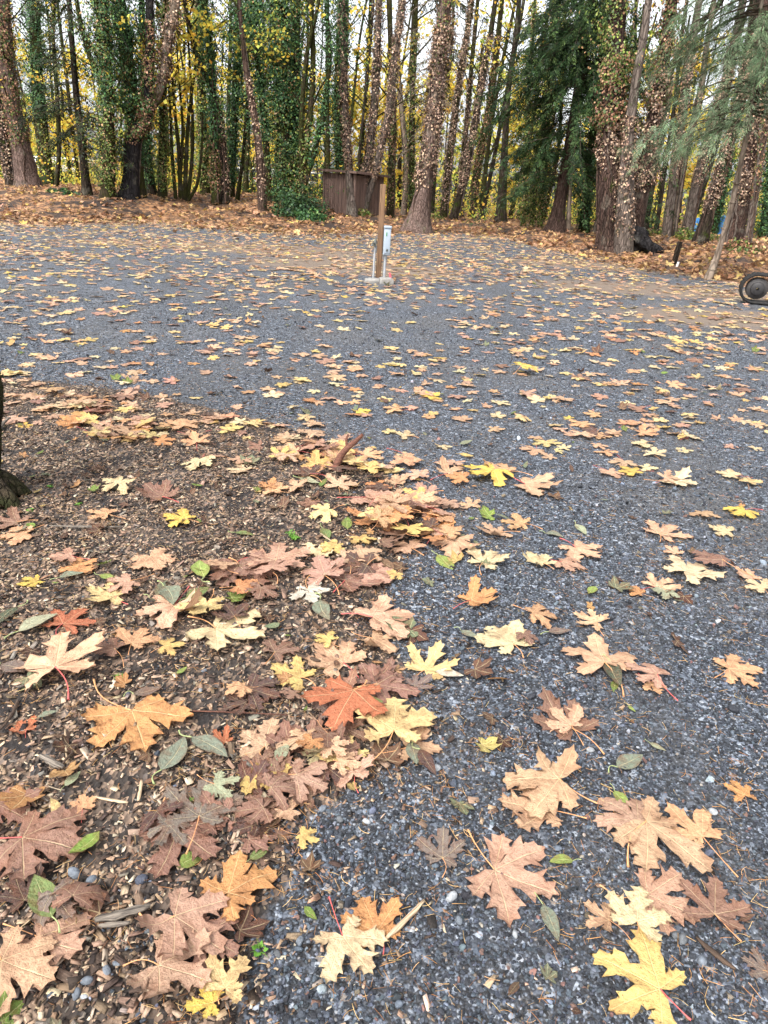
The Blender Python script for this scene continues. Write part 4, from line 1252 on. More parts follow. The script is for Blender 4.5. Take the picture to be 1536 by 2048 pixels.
def twig(P0, D, ln, r, g, n=6, droop=0.0, wig=0.12):
    t = np.linspace(0, 1, n)
    D = np.asarray(D, float) / np.linalg.norm(D)
    P = P0 + D * (t * ln)[:, None] + np.cumsum(g.normal(0, wig * ln / n, (n, 3)), 0)
    P[:, 2] -= droop * ln * t ** 2
    return P, r * (1 - 0.8 * t)

def crown_branches(root, Q, r, g, n, t0, t1, ln, up=0.9, leaf=0, palette=None, lsize=0.16, mat='mossy', name='branch_work', droop=0.0, fmat='yfol', r0=0.035):
    """limbs that fork once, with leaves along them: two parts (wood and foliage)"""
    B, Lg = Geo(), Geo()
    o = np.array(root.location)
    ends = []
    for _ in range(n):
        t = np.array([g.uniform(t0, t1)])
        p, rr = along(Q, r, t); p = p[0]
        az = g.uniform(0, 2 * np.pi)
        D = np.array([math.cos(az), math.sin(az), up * g.uniform(0.5, 1.5)])
        l = ln * g.uniform(0.5, 1.2)
        P, q = twig(p, D, l, min(r0 * g.uniform(.6, 1.3), rr[0] * .6), g, 7, droop)
        v, f = tube(P, q, 5); B.add(v - o, f)
        ends.append(P[3:])
        for _k in range(3):
            s = P[g.integers(2, 6)]
            D2 = D + g.normal(0, .7, 3)
            P2, q2 = twig(s, D2, l * g.uniform(.3, .6), 0.012, g, 5, droop)
            v, f = tube(P2, q2, 3); B.add(v - o, f)
            ends.append(P2[1:])
    if n: B.build('branches' if name is None else name, MT[mat], root, True, False)
    if leaf and ends:
        E = np.concatenate(ends)
        K = max(3, leaf // 22)
        cc = E[g.integers(0, len(E), K)] + g.normal(0, 0.12 * max(ln, 1), (K, 3))
        C = cc[g.integers(0, K, leaf)] + g.normal(0, 1, (leaf, 3)) * np.array([.26, .26, .13]) * (.55 + .25 * ln)
        v, f = quads(C, g.normal(0, 1, (leaf, 3)) + np.array([0, 0, .5]), g.normal(0, 1, (leaf, 3)) + np.array([0, 0, -.5]), lsize * g.uniform(.6, 1.3, leaf), .9)
        Lg.add(v - o, f, pick(palette, leaf, g)).build('crown', MT[fmat], root)

def tree(label, pts, w, bark, ivy=(), stems=(), dist=None, group=None, extra=4.0, name='ivy_tree', flare=1.3, ridges=0, branches=None, seed=0, sides=14, cat='tree', fork=()):
    g = np.random.default_rng(1000 + seed)
    if dist is None: b = ground(*pts[0])
    else:
        b = on_plane(*pts[0], dist); b.z = gz1(b.x, b.y)
    root = empty(name, b)
    tag(root, label, cat, group)
    Y = b.y
    Q, r = path3(pts, w, Y, extra, 30, g.normal(0, 0.5), g, b.z)
    add_trunk(root, 'trunk', Q, r, bark, flare, sides, g, ridges)
    o = np.array(b)
    iv = Geo()
    def put_ivy(Q, r, lst):
        L = np.linalg.norm(np.diff(Q, axis=0), axis=1).sum()
        for (t0, t1, kind, dens, thick) in lst:
            pal_ = {'g': IVY_G, 'y': IVY_Y, 'b': IVY_B, 'm': IVY_M}[kind]
            tt = np.clip((t0 + t1) / 2, 0, 1)
            area = L * (t1 - t0) * (2 * np.pi * (np.interp(tt, np.linspace(0, 1, len(r)), r) + thick * .4))
            k = int(min(16000, area * dens * 700))
            if k < 3: continue
            (v, f), c = ivy_on(Q, r * .9, t0, t1, k, thick * (.65 if kind in 'bm' else 1.35), pal_, 0.048 + 0.0006 * Y, g, 2.0 if kind in 'gy' else 1.0)
            iv.add(v - o, f, c)
    put_ivy(Q, r, ivy)
    for (spts, sw, sbark, sivy) in stems:
        Qs, rs = path3(spts, sw, Y + (g.normal(0, .12) if sbark != 'grey' or len(spts) < 6 else -.5), extra * .8, 22, g.normal(0, 0.5), g, b.z - .15 if abs(spts[0][1] - pts[0][1]) < 12 else None)
        v, f = tube(Qs, rs, 10, 0.05, 0, int(g.integers(1000)))
        Geo().add(v - o, f).build('stem', MT[sbark], root, True, False)
        put_ivy(Qs, rs, sivy)
    if iv.n:
        iv.build('ivy', MT['ivy'], root)
        if any(q[2] in 'bm' for q in ivy):
            for _ in range(4):
                tt = np.linspace(0.0, g.uniform(.5, .9), 26)
                C, rr = along(Q, r, tt)
                th = g.uniform(0, 6.28) + np.cumsum(g.normal(0, .16, 26))
                C = C + np.stack([np.cos(th), np.sin(th), 0 * th], 1) * (rr * 1.03 + .015)[:, None]
                v, f = tube(C, np.linspace(.035, .012, 26), 5)
                Geo().add(v - o, f).build('vine_stem', MT['brown'] if g.random() < .5 else MT['grey'], root, True, False)
    if branches: crown_branches(root, Q, r, g, **branches)
    return root, Q, r, g

BR = dict(n=11, t0=.35, t1=1.0, ln=2.2, leaf=220, palette=YEL, lsize=.125, name='limbs')
BRG = dict(n=11, t0=.35, t1=1.0, ln=2.2, leaf=450, palette=YGR, lsize=.12, name='limbs')
BR0 = dict(n=14, t0=.3, t1=1.0, ln=2.2, name='limbs')
GT = None
tree('leaning tree at the photo edge with bare grey foot and brown ivy above', [(58, 377), (40, 290), (22, 205), (8, 100), (0, 0)], [50, 44, 40, 36, 34], 'flaky', [(.18, .9, 'm', 1.0, .22)], seed=1, branches=BR)
tree('dark ivy-wrapped trunk behind the leaning grey-footed tree at the edge', [(22, 352), (5, 270), (-12, 150), (-25, 0)], [24, 24, 22, 20], 'dark', [(.02, .9, 'b', .8, .2)], seed=2, dist=33)
tree('tall trunk with a thick dark green ivy column beside the leaning tree', [(98, 372), (88, 270), (76, 150), (70, 0)], [24, 22, 24, 24], 'mossy', [(.05, .35, 'y', .6, .12), (.32, .95, 'g', 1.3, .5)], seed=3, branches=BR0)
tree('slim dark trunk with a sinuous line between ivy column and dark fir', [(113, 374), (118, 270), (106, 70), (108, 0)], [10, 10, 8, 8], 'mossy', [(.3, .9, 'y', .4, .1)], seed=4, name='slim_tree', branches=BR)
tree('tall trunk wrapped in light and dark green ivy left of the twisted tree', [(215, 393), (217, 205), (203, 0)], [30, 26, 24], 'mossy', [(.02, .95, 'y', 1.0, .26), (.3, .95, 'g', .9, .4)], seed=5, branches=BR0)
tree('dark green ivied trunk with a long mossy limb, behind the twisted tree', [(278, 394), (267, 237), (250, 100), (237, 0)], [28, 30, 28, 26], 'mossy', [(.1, .95, 'g', 1.2, .42)],
     [([(252, 225), (222, 190), (196, 150), (170, 85), (152, 0)], [15, 13, 12, 11, 10], 'mossy', [])], seed=6)
tree('twisted tree with black flared foot, split trunk and brown ivy', [(259, 397), (264, 325), (268, 275), (293, 238), (298, 170), (301, 0)], [34, 32, 36, 26, 20, 17], 'black', [(.28, .8, 'm', 1.0, .22)],
     [([(285, 250), (314, 192), (328, 145), (338, 68), (352, 0)], [24, 20, 20, 20, 20], 'smooth', [(.3, .9, 'b', .9, .25)])], seed=7, flare=1.7, name='twisted_tree', branches=BR)
tree('green and brown ivied trunk just right of the black-footed twisted tree', [(304, 391), (292, 290), (288, 200), (286, 60)], [20, 18, 16, 14], 'dark', [(.02, .9, 'g', 1.0, .22)], seed=8)
tree('straight green-ivied trunk between the twisted tree and the stem cluster', [(325, 393), (325, 237), (330, 50), (331, 0)], [18, 17, 15, 14], 'mossy', [(.02, .9, 'y', 1.0, .22)], seed=9, branches=BR)
tree('cluster of thin mossy stems fanning from one foot with yellow leaves', [(362, 397), (358, 300), (352, 235), (346, 150)], [10, 9, 7, 5], 'mossy', [], [
     ([(352, 396), (345, 320), (342, 240), (336, 120)], [9, 8, 6, 4], 'mossy', []), ([(368, 397), (374, 300), (378, 235), (392, 130)], [10, 9, 8, 5], 'mossy', []),
     ([(374, 398), (384, 320), (386, 240), (380, 120)], [9, 8, 7, 5], 'mossy', []), ([(372, 403), (392, 375), (400, 335), (404, 290)], [8, 7, 6, 5], 'mossy', []),
     ([(358, 397), (364, 310), (366, 250), (360, 160)], [7, 7, 6, 4], 'mossy', [])], seed=10, name='vine_maple', extra=1.5, branches=dict(n=10, t0=.5, t1=1.0, ln=1.6, leaf=700, palette=YEL, lsize=.14, name='limbs'))
tree('yellow-green ivied straight trunk right of the thin stem cluster', [(411, 400), (406, 270), (400, 100), (396, 0)], [20, 19, 18, 17], 'mossy', [(.02, .92, 'y', 1.0, .22)], seed=11, branches=BR)
tree('green ivied trunk with brown foot crossing behind the long bare arching trunk', [(432, 404), (427, 270), (423, 135), (410, 10)], [17, 16, 14, 13], 'mossy', [(.02, .25, 'm', .9, .18), (.2, .9, 'g', 1.0, .24)], seed=12)
tree('long bare dark trunk arching over to one side above the leaf bank', [(452, 407), (447, 305), (437, 222), (416, 162), (389, 95), (370, 10)], [18, 14, 13, 12, 11, 10], 'dark', [(.0, .4, 'b', .7, .12)], seed=13, branches=BR0)
tree('dark green ivied slender trunk before the big ivy-shrouded tree', [(461, 401), (467, 270), (474, 135), (477, 0)], [17, 16, 16, 15], 'mossy', [(.05, .95, 'g', 1.1, .26)], seed=14, branches=BRG)
tree('thin crooked dark stem leaning between ivied trunks above the white trailer', [(475, 400), (487, 305), (497, 180), (490, 90), (494, 0)], [9, 8, 8, 7, 6], 'mossy', [], seed=15, name='slim_tree', branches=BR)
tree('brown-footed curved trunk beside the huge ivy-shrouded tree', [(525, 414), (517, 290), (499, 175), (488, 100), (480, 0)], [15, 13, 11, 10, 9], 'brown', [(.0, .45, 'b', .5, .1)], seed=16, branches=BRG)
_r, _Q, _rr, _g = tree('huge tree shrouded from foot to top in bushy green ivy', [(570, 424), (568, 205), (558, 0)], [38, 36, 34], 'mossy', [(.0, .95, 'g', 1.6, .75), (.0, .95, 'y', .7, .8), (.3, .95, 'g', 1.3, 1.1)],
     [([(590, 418), (592, 330), (592, 200), (594, 0)], [20, 18, 17, 16], 'dark', [(.0, .95, 'g', .8, .4)]), ([(540, 418), (530, 250), (515, 100), (505, 0)], [16, 15, 14, 14], 'mossy', [(.2, .95, 'g', 1.1, .8)])], seed=17, branches=BRG)
tree('dark mossy fork of several stems beside the brown shed', [(603, 421), (606, 330), (619, 237), (626, 135), (622, 0)], [20, 17, 14, 12, 11], 'mossy', [(.0, .4, 'y', .5, .15)],
     [([(606, 380), (632, 290), (648, 220), (660, 110), (652, 0)], [13, 12, 11, 10, 9], 'mossy', [(.1, .8, 'g', .6, .2)]), ([(604, 350), (603, 240), (614, 110), (638, 0)], [12, 11, 10, 8], 'mossy', [])], seed=18, branches=BR)
tree('dark green ivied trunk rising behind the shed roof', [(682, 422), (676, 205), (686, 0)], [20, 19, 18], 'mossy', [(.02, .95, 'g', 1.0, .3)], seed=19, dist=44, branches=BRG)
tree('narrow dark trunk behind the shed between two brown-ivied ones', [(715, 424), (722, 300), (731, 200), (738, 60)], [10, 9, 9, 8], 'dark', [(.1, .8, 'y', .3, .1)], seed=20, dist=45, branches=BR, name='slim_tree')
tree('brown-ivied trunk with pale bare foot standing before the shed front', [(704, 431), (697, 340), (692, 260), (686, 135), (683, 0)], [19, 15, 14, 13, 12], 'grey', [(.2, .85, 'b', 1.1, .16), (.6, .95, 'g', .6, .3)], seed=21, flare=1.5)
tree('v-shaped pair of brown-ivied stems from one foot before the shed', [(722, 430), (729, 370), (740, 290), (751, 170), (758, 0)], [20, 16, 16, 15, 13], 'grey', [(.12, .8, 'b', 1.0, .15)],
     [([(724, 428), (751, 338), (778, 220), (791, 100), (806, 0)], [18, 17, 16, 14, 13], 'grey', [(.15, .8, 'b', 1.0, .15)])], seed=22, flare=1.4, branches=BR0)
tree('dark trunk with pale lit foot right of the shed', [(781, 434), (785, 305), (785, 203), (779, 0)], [16, 14, 13, 12], 'mossy', [(.0, .6, 'm', .6, .12)], seed=23, branches=BR)
tree('pale crooked bare stem bending between shed and conifer', [(806, 434), (813, 340), (805, 237), (796, 135), (800, 0)], [13, 10, 9, 8, 8], 'smooth', [(.0, .3, 'b', .4, .1)], seed=24, branches=BR)
tree('mossy dark trunk close behind the brown-ivied leaning conifer', [(824, 430), (824, 237), (830, 68), (832, 0)], [14, 13, 12, 11], 'mossy', [(.0, .5, 'y', .6, .14)], seed=25, branches=BR, dist=36)

# the leaning conifer in the middle, with dead ivy and drooping bare twigs
root, Q, r, g = tree('leaning conifer with pinkish bare foot and dense dead brown ivy behind the post', [(833, 465), (849, 368), (868, 237), (882, 100), (892, 0)], [52, 36, 32, 30, 27], 'flaky', [(.17, .72, 'b', 1.5, .22), (.5, .92, 'm', .6, .2)], seed=26, flare=1.5, name='conifer_tree', ridges=7)
tw = Geo()
for k in range(120):
    p, rr = along(Q, r, np.array([g.uniform(.3, .95)]))
    az = g.uniform(0, 2 * np.pi)
    P, q = twig(p[0], (math.cos(az), math.sin(az), g.uniform(-.35, .15)), g.uniform(.6, 2.0), .011, g, 7, g.uniform(.1, .5))
    v, f = tube(P, q, 3); tw.add(v - np.array(root.location), f)
    for _ in range(4):
        s = P[g.integers(1, 7)]
        P2, q2 = twig(s, g.normal(0, 1, 3) + np.array([math.cos(az), math.sin(az), -.8]), g.uniform(.2, .6), .005, g, 4, .3)
        v, f = tube(P2, q2, 3); tw.add(v - np.array(root.location), f)
tw.build('twigs', MT['smooth'], root, True, False)

for k, (lab, pts, w, bark, iv) in enumerate([
    ('brown-ivied slanting trunk first to the right of the leaning conifer', [(887, 437), (900, 305), (917, 170), (938, 34)], [15, 14, 13, 12], 'mossy', [(.0, .8, 'b', .9, .13)]),
    ('dark-footed slanting trunk second to the right of the leaning conifer', [(906, 438), (934, 338), (954, 220), (981, 68)], [18, 15, 14, 12], 'dark', [(.12, .75, 'b', .9, .14)]),
    ('thin slanting trunk third to the right of the leaning conifer', [(922, 437), (926, 330), (936, 210), (950, 60)], [11, 11, 10, 9], 'mossy', [(.0, .6, 'b', .6, .12)]),
    ('brown-ivied slanting trunk between the leaning conifer and the cedar', [(944, 438), (961, 305), (981, 203), (1001, 34)], [15, 14, 13, 12], 'mossy', [(.0, .7, 'm', .9, .14)]),
    ('slim dark trunk leaning strongly toward the cedar crown', [(964, 440), (985, 330), (1010, 200), (1040, 40)], [10, 9, 9, 8], 'dark', []),
]):
    tree(lab, pts, w, bark, iv, seed=30 + k, branches=BR if k % 2 else BR0)
tree('dark trunk with flared foot at the shaded side of the cedar', [(1001, 447), (1009, 300), (1016, 187), (1031, 75), (1038, 0)], [24, 15, 13, 11, 10], 'dark', [], seed=36, flare=1.4, branches=BR)
for k, (lab, a, b, w) in enumerate([('first of three slim ivied trunks under the cedar crown', (1046, 453), (1052, 330), 9), ('second of three slim ivied trunks under the cedar crown', (1062, 456), (1076, 340), 9),
                                    ('third of three slim ivied trunks, nearest the cedar trunk', (1079, 458), (1090, 340), 9), ('thin pale trunk between cedar trunk and ivied column', (1135, 464), (1142, 340), 10),
                                    ('green ivied column right behind the cedar trunk', (1167, 466), (1180, 340), 22), ('very thin pale stem beside the massive triple tree', (1187, 470), (1206, 370), 6),
                                    ('slim dark trunk close to the massive triple tree', (1200, 470), (1222, 330), 8)]):
    c = (b[0] + (b[0] - a[0]) * 1.9, b[1] - (a[1] - b[1]) * 1.9)
    tree(lab, [a, b, c], [w, w * .9, w * .75], 'smooth' if 'pale' in lab else 'mossy', [] if 'pale' in lab or 'dark' in lab else [(.0, .8, 'g' if 'column' in lab else 'y', .8, .2)], seed=40 + k, name='slim_tree')

# massive triple tree at the side of the clearing
root, Q, r, g = tree('massive triple-trunked tree with dark bare foot, brown and green ivy', [(1226, 497), (1222, 400), (1222, 300), (1231, 187), (1241, 0)], [66, 58, 46, 42, 38], 'red', [(.3, .5, 'b', 1.0, .2), (.45, .7, 'm', 1.1, .35), (.62, .95, 'y', 1.1, .4)],
    [([(1250, 492), (1252, 400), (1257, 281), (1268, 187), (1290, 56), (1298, 0)], [46, 40, 24, 20, 19, 17], 'grey', [(.05, .42, 'b', .8, .12)]),
     ([(1258, 492), (1275, 400), (1290, 330), (1310, 225), (1327, 112), (1342, 0)], [46, 44, 38, 32, 28, 26], 'red', [(.2, .62, 'b', 1.1, .26), (.5, .95, 'm', 1.0, .36)])], seed=50, flare=1.15, name='triple_tree', ridges=9, sides=20)
# charred root lump leaning on it
b = ground(1278, 502)
o_ = empty('charred_stump', b); tag(o_, 'black charred root lump leaning against the massive triple tree', 'stump')
bm = bmesh.new(); bmesh.ops.create_icosphere(bm, subdivisions=4, radius=1.0)
for v in bm.verts:
    k = 1 + .35 * mnoise.noise(v.co * 1.6) + .18 * mnoise.noise(v.co * 5)
    v.co = Vector((v.co.x * .42 * k + .25 * v.co.z * -1, v.co.y * .4 * k, v.co.z * .42 * k + .22))
m_ = bpy.data.meshes.new('root_lump'); bm.to_mesh(m_); bm.free(); m_.materials.append(MT['black'])
m_.polygons.foreach_set('use_smooth', np.ones(len(m_.polygons), bool))
x_ = bpy.data.objects.new('root_lump', m_); COL.objects.link(x_); x_.parent = o_
v, f = tube(catmull([(.1, 0, .1), (.35, -.1, .12), (.62, -.15, .0), (.75, -.2, -.08)], 10), np.linspace(.16, .05, 10), 8, .1, 0, 4)
Geo().add(v, f).build('root', MT['black'], o_, True, False)

for k, (lab, pts, w, bark, iv) in enumerate([
    ('dark bent tree arching sideways behind the massive triple tree', [(1287, 470), (1306, 356), (1335, 225), (1347, 131), (1408, 40), (1445, 0)], [17, 15, 14, 14, 14, 13], 'dark', []),
    ('slim black trunk just behind the dark bent tree', [(1312, 466), (1331, 337), (1352, 200), (1368, 60)], [10, 9, 9, 8], 'dark', []),
    ('brown-ivied pale-footed trunk, first of the slanting row', [(1331, 477), (1350, 337), (1366, 225), (1388, 75)], [18, 18, 17, 15], 'grey', [(.2, .75, 'b', 1.1, .12)]),
    ('pale grey bare trunk, second of the slanting row', [(1344, 477), (1369, 319), (1401, 187), (1418, 75)], [14, 12, 12, 11], 'smooth', [(.2, .5, 'b', .5, .08)]),
    ('broad brown-ivied trunk, third of the slanting row', [(1372, 470), (1392, 375), (1421, 262), (1455, 150), (1478, 37)], [26, 23, 22, 20, 18], 'grey', [(.2, .75, 'b', 1.1, .14)]),
    ('dark-footed brown-ivied trunk, fourth of the slanting row', [(1399, 488), (1422, 405), (1451, 300), (1482, 180), (1500, 60)], [30, 26, 23, 20, 18], 'dark', [(.15, .75, 'b', 1.0, .15)]),
    ('dark green ivied trunk seen between the slanting row and spruce', [(1425, 470), (1444, 380), (1466, 270), (1490, 120)], [16, 15, 14, 13], 'mossy', [(.0, .8, 'g', 1.0, .2)]),
    ('thick brown-ivied trunk, last of the slanting row behind the thin spruce', [(1462, 493), (1482, 412), (1500, 300), (1518, 150), (1530, 20)], [42, 34, 31, 28, 26], 'red', [(.2, .75, 'b', 1.3, .2)]),
    ('narrow grey trunk leaning beside the thick brown-ivied one', [(1492, 497), (1512, 375), (1530, 260), (1550, 100)], [15, 13, 12, 11], 'grey', [(.2, .6, 'm', .6, .1)]),
    ('dark green overgrown trunk at the photo edge beyond the thick one', [(1528, 480), (1540, 380), (1556, 260), (1580, 100)], [22, 21, 20, 18], 'mossy', [(.0, .9, 'g', 1.1, .45)]),
]):
    tree(lab, pts, w, bark, iv, seed=60 + k, name='ivy_tree', branches=(BR0, BR, None, None, BR0, None, None, None, None, BRG)[k], flare=1.25)

# ------------------------------------------------------------------ conifers with sprays
def spray_set(C, D, ln, wd, n_leaf, g, droop=.6, lw=.16):
    """hanging flat sprays: for every centre C, direction D: leaflets on both sides of a drooping axis"""
    out = []
    n = len(C)
    D = D / (np.linalg.norm(D, axis=1, keepdims=True) + 1e-9)
    side = np.cross(D, np.array([0, 0, 1.0])) + g.normal(0, .25, (n, 3)); side /= np.linalg.norm(side, axis=1, keepdims=True) + 1e-9
    for k in range(n_leaf):
        t = (k + .5) / n_leaf
        base = C + D * (ln * t)[:, None]; base[:, 2] -= droop * ln * t ** 2
        dirn = D * 1.0; dirn = dirn.copy(); dirn[:, 2] -= 2 * droop * t
        for s in (-1, 1):
            U = dirn * .9 + side * s * .9 + g.normal(0, .15, (n, 3)); U[:, 2] -= .25
            U /= np.linalg.norm(U, axis=1, keepdims=True)
            l = ln * wd * (1.15 - t) * g.uniform(.7, 1.2, n)
            Nn = np.cross(U, dirn) + g.normal(0, .2, (n, 3)); Nn /= np.linalg.norm(Nn, axis=1, keepdims=True) + 1e-9
            S = np.cross(Nn, U)
            w = l * lw
            v = np.stack([base, base + U * (l * .5)[:, None] + S * w[:, None], base + U * l[:, None], base + U * (l * .5)[:, None] - S * w[:, None]], 1)
            out.append(v)
    V = np.stack(out, 1).reshape(-1, 3)
    return V, np.arange(len(V)).reshape(-1, 4), n_leaf * 2

def conifer_crown(root, Q, r, g, n_br, t0, t1, ln, palette, per=26, sl=.38, wd=.6, up=-.1, droop=.35, name='crown', nl=5, sdroop=.7, azr=None, rb=.02, lw=.16):
    o = np.array(root.location)
    B, Cc, Dd = Geo(), [], []
    for _ in range(n_br):
        t = g.uniform(t0, t1)
        p, rr = along(Q, r, np.array([t])); p = p[0]
        az = g.uniform(0, 2 * np.pi) if azr is None else g.uniform(*azr)
        l = ln * g.uniform(.5, 1.1) * (1.15 - .45 * (t - t0) / (t1 - t0))
        P, q = twig(p, (math.cos(az), math.sin(az), up + g.normal(0, .12)), l, rb, g, 8, droop, .06)
        v, f = tube(P, q, 4); B.add(v - o, f)
        k = per
        tt = g.uniform(.15, 1, k) * 6.99
        i = tt.astype(int); w = (tt - i)[:, None]
        C = P[i] * (1 - w) + P[i + 1] * w + g.normal(0, .05, (k, 3))
        D = (P[i + 1] - P[i]); D /= np.linalg.norm(D, axis=1, keepdims=True)
        sd_ = np.cross(D, [0, 0, 1.0]) * g.choice([-1, 1], k)[:, None]
        Cc.append(C); Dd.append(D * .5 + sd_ * g.uniform(.1, 1.0, (k, 1)) + g.normal(0, .2, (k, 3)))
    B.build('boughs', MT['twig'], root, True, False)
    C, D = np.concatenate(Cc), np.concatenate(Dd)
    V, F, m = spray_set(C, D, sl * g.uniform(.6, 1.3, len(C)), wd, nl, g, sdroop, lw)
    col = np.repeat(pick(palette, len(C), g), m, 0)
    Geo().add(V - o, F, col).build(name, MT['fol'], root)

root, Q, r, g = tree('dark green cedar with drooping sprays and reddish flared trunk', [(1110, 462), (1125, 375), (1155, 187), (1174, 75), (1186, 0)], [36, 26, 21, 19, 18], 'red', seed=80, name='cedar_tree', flare=1.5, ridges=8, extra=5)
conifer_crown(root, Q, r, g, 250, .22, .98, 3.6, CED, per=50, sl=.34, wd=.5, up=-.02, droop=.42, nl=5, sdroop=.9)
root, Q, r, g = tree('dark sparse fir with bare lower trunk between ivied trees', [(174, 388), (163, 288), (149, 170), (135, 0)], [20, 16, 14, 11], 'dark', seed=81, name='fir_tree', flare=1.4)
conifer_crown(root, Q, r, g, 60, .22, .98, 2.4, FIRD, per=16, sl=.36, wd=.55, up=-.1, droop=.3, nl=4)
root, Q, r, g = tree('slender fir with dark hanging boughs behind the leaning conifer', [(862, 432), (872, 300), (884, 170), (900, 0)], [13, 12, 11, 10], 'dark', seed=82, name='fir_tree', dist=41)
conifer_crown(root, Q, r, g, 60, .25, .98, 2.6, FIRD, per=16, sl=.36, wd=.55, up=-.1, droop=.3, nl=4)
root, Q, r, g = tree('dark fir filling the gap behind the cedar', [(1080, 455), (1090, 300), (1104, 100), (1110, 0)], [16, 15, 13, 12], 'dark', seed=83, name='fir_tree', dist=44)
conifer_crown(root, Q, r, g, 75, .12, .98, 3.6, CED, per=18, sl=.42, wd=.55, up=-.1, droop=.35, nl=4)
# the thin pale spruce in front, boughs hanging across the upper corner
root, Q, r, g = tree('thin crooked pale spruce with knots and hanging grey green boughs', [(1416, 559), (1431, 521), (1444, 476), (1466, 394), (1481, 319), (1497, 240), (1512, 120), (1520, 0)], [17, 14, 12, 12, 11, 10, 9, 8], 'smooth', seed=84, name='spruce_tree', flare=1.2, extra=2.5)
conifer_crown(root, Q, r, g, 85, .60, 1.0, 2.6, SPR, per=46, sl=.34, wd=.30, up=.02, droop=.45, nl=11, sdroop=.8, azr=(R(95), R(355)), lw=.07)
kn = Geo()
for t in (.03, .07, .12, .18, .22, .28, .36, .42):
    p, rr = along(Q, r, np.array([t]))
    bm = bmesh.new(); bmesh.ops.create_icosphere(bm, subdivisions=2, radius=1)
    v = np.array([tuple(x.co) for x in bm.verts]) * np.array([rr[0] * 1.25, rr[0] * 1.25, rr[0] * .5]) + p[0] + g.normal(0, .01, 3)
    f = np.array([[y.index for y in x.verts] for x in bm.faces]); bm.free()
    Geo().add(v - np.array(root.location), f).build('knot', MT['smooth'], root, True, False)

# mossy trunk right beside the viewer, mostly outside the frame
b = ground(-48, 1000)
root = empty('mossy_tree', b); tag(root, 'mossy trunk foot standing half outside the photo edge by small weeds', 'tree')
Pq, rr = path3([(-68, 1000), (-67, 940), (-65, 860), (-62, 760), (-110, 600), (-220, 300)], [128, 122, 118, 116, 112, 104], b.y, 1.0, 40, 0, rng, b.z - .12)
Pq = Pq - np.array(b)
rr = rr * 1.14 * (1 + .25 * np.exp(-np.maximum(Pq[:, 2] + .05, 0) / .07))
v, f = tube(Pq, rr, 22, .04, 7, 5)
m_close = m_bark("close_mossy_bark", (40, 35, 30), (84, 73, 60), 0.5, (56, 62, 30), 0.3, 26)
Geo().add(v, f).build('trunk', m_close, root, True, False)
g = np.random.default_rng(90)
for az in (-.25, .5, -1.0, -1.8):
    P = catmull([(.0, .0, .13), (.15 * math.cos(az), .15 * math.sin(az), .05), (.23 * math.cos(az), .23 * math.sin(az), -.04)], 9)
    v, f = tube(P, np.linspace(.08, .03, 9), 9, .08, 0, 3)
    Geo().add(v, f).build('root', m_close, root, True, False)
(v, f), c = ivy_on(Pq[4:26], rr[4:26], 0, 1, 3600, .012, [(3, (78, 86, 42)), (4, (50, 54, 30)), (3, (60, 50, 40))], .010, g)
Geo().add(v, f, c).build('moss', MT['fol'], root)

# ------------------------------------------------------------------ far trees
gb = np.random.default_rng(77)
k = 0
used = []
while k < 64:
    px = gb.uniform(-40, 1526)
    dist = gb.uniform(40, 62)
    if any(round(px / W0 * 100) == round(u / W0 * 100) or (u < 8 and px < 8) or (u > 1528 and px > 1528) for u in used): continue
    used.append(px)
    p = on_plane(px, 420, dist); p.z = gz1(p.x, p.y)
    root = empty('slim_tree', p)
    tag(root, 'slim dark trunk in the far wood, %s percent across the photo' % words_of(round(px / W0 * 100)) if 0 < px < W0 else 'slim dark trunk of the far wood just beyond the %s photo edge' % ('left' if px < 0 else 'right'), 'tree', 'slim trunks of the far wood')
    lean = gb.normal(.02, .05)
    H = gb.uniform(10, 14)
    Q = catmull([(p.x, p.y, p.z), (p.x + lean * H * .35 + gb.normal(0, .15), p.y, p.z + H * .35), (p.x + lean * H * .7 + gb.normal(0, .2), p.y + gb.normal(0, .3), p.z + H * .7), (p.x + lean * H * 1.1, p.y, p.z + H)], 18)
    r = np.linspace(1, .5, 18) * gb.uniform(.06, .16)
    add_trunk(root, 'trunk', Q, r, 'mossy' if gb.random() < .4 else 'dark', 1.3, 8, gb)
    crown_branches(root, Q, r, gb, n=9, t0=.12, t1=.95, ln=gb.uniform(1.5, 2.8), leaf=int(gb.uniform(40, 260)), palette=YEL if gb.random() < .65 else YGR, lsize=.2, name='limbs')
    k += 1
# yellow maples in the gaps
spots = [(150, 47, 3.2, YEL, 'glowing yellow maple behind the dark fir and slim trunks'), (335, 50, 2.6, YEL, 'yellow maple glimpsed behind the thin stem cluster'), (505, 48, 2.4, YEL, 'bright yellow maple behind the white trailer and slim trunks'),
         (640, 46, 2.8, YEL, 'yellow and green maple crown just left of the shed'), (770, 52, 3.0, YEL, 'bright yellow maple shining behind the shed roof'), (815, 47, 2.0, YEL, 'yellow maple lit behind the pale crooked stem'),
         (960, 54, 3.0, YGR, 'yellow-green maple in the gap before the cedar'), (1040, 48, 2.0, YEL, 'yellow maple leaves low behind the cedar trunk'), (1300, 46, 2.2, YEL, 'bright yellow maple behind the massive triple tree'),
         (1400, 50, 3.0, YEL, 'yellow maple showing between the slanting trunks'), (1500, 48, 3.0, YGR, 'yellow-green maple at the photo edge behind the spruce'), (60, 52, 2.6, YGR, 'yellow-green maple behind the leaning tree at the edge'),
         (440, 56, 3.0, YGR, 'pale green maple far behind the arching trunk'), (1190, 54, 2.6, YEL, 'yellow maple far behind the cedar, beside the triple tree')]
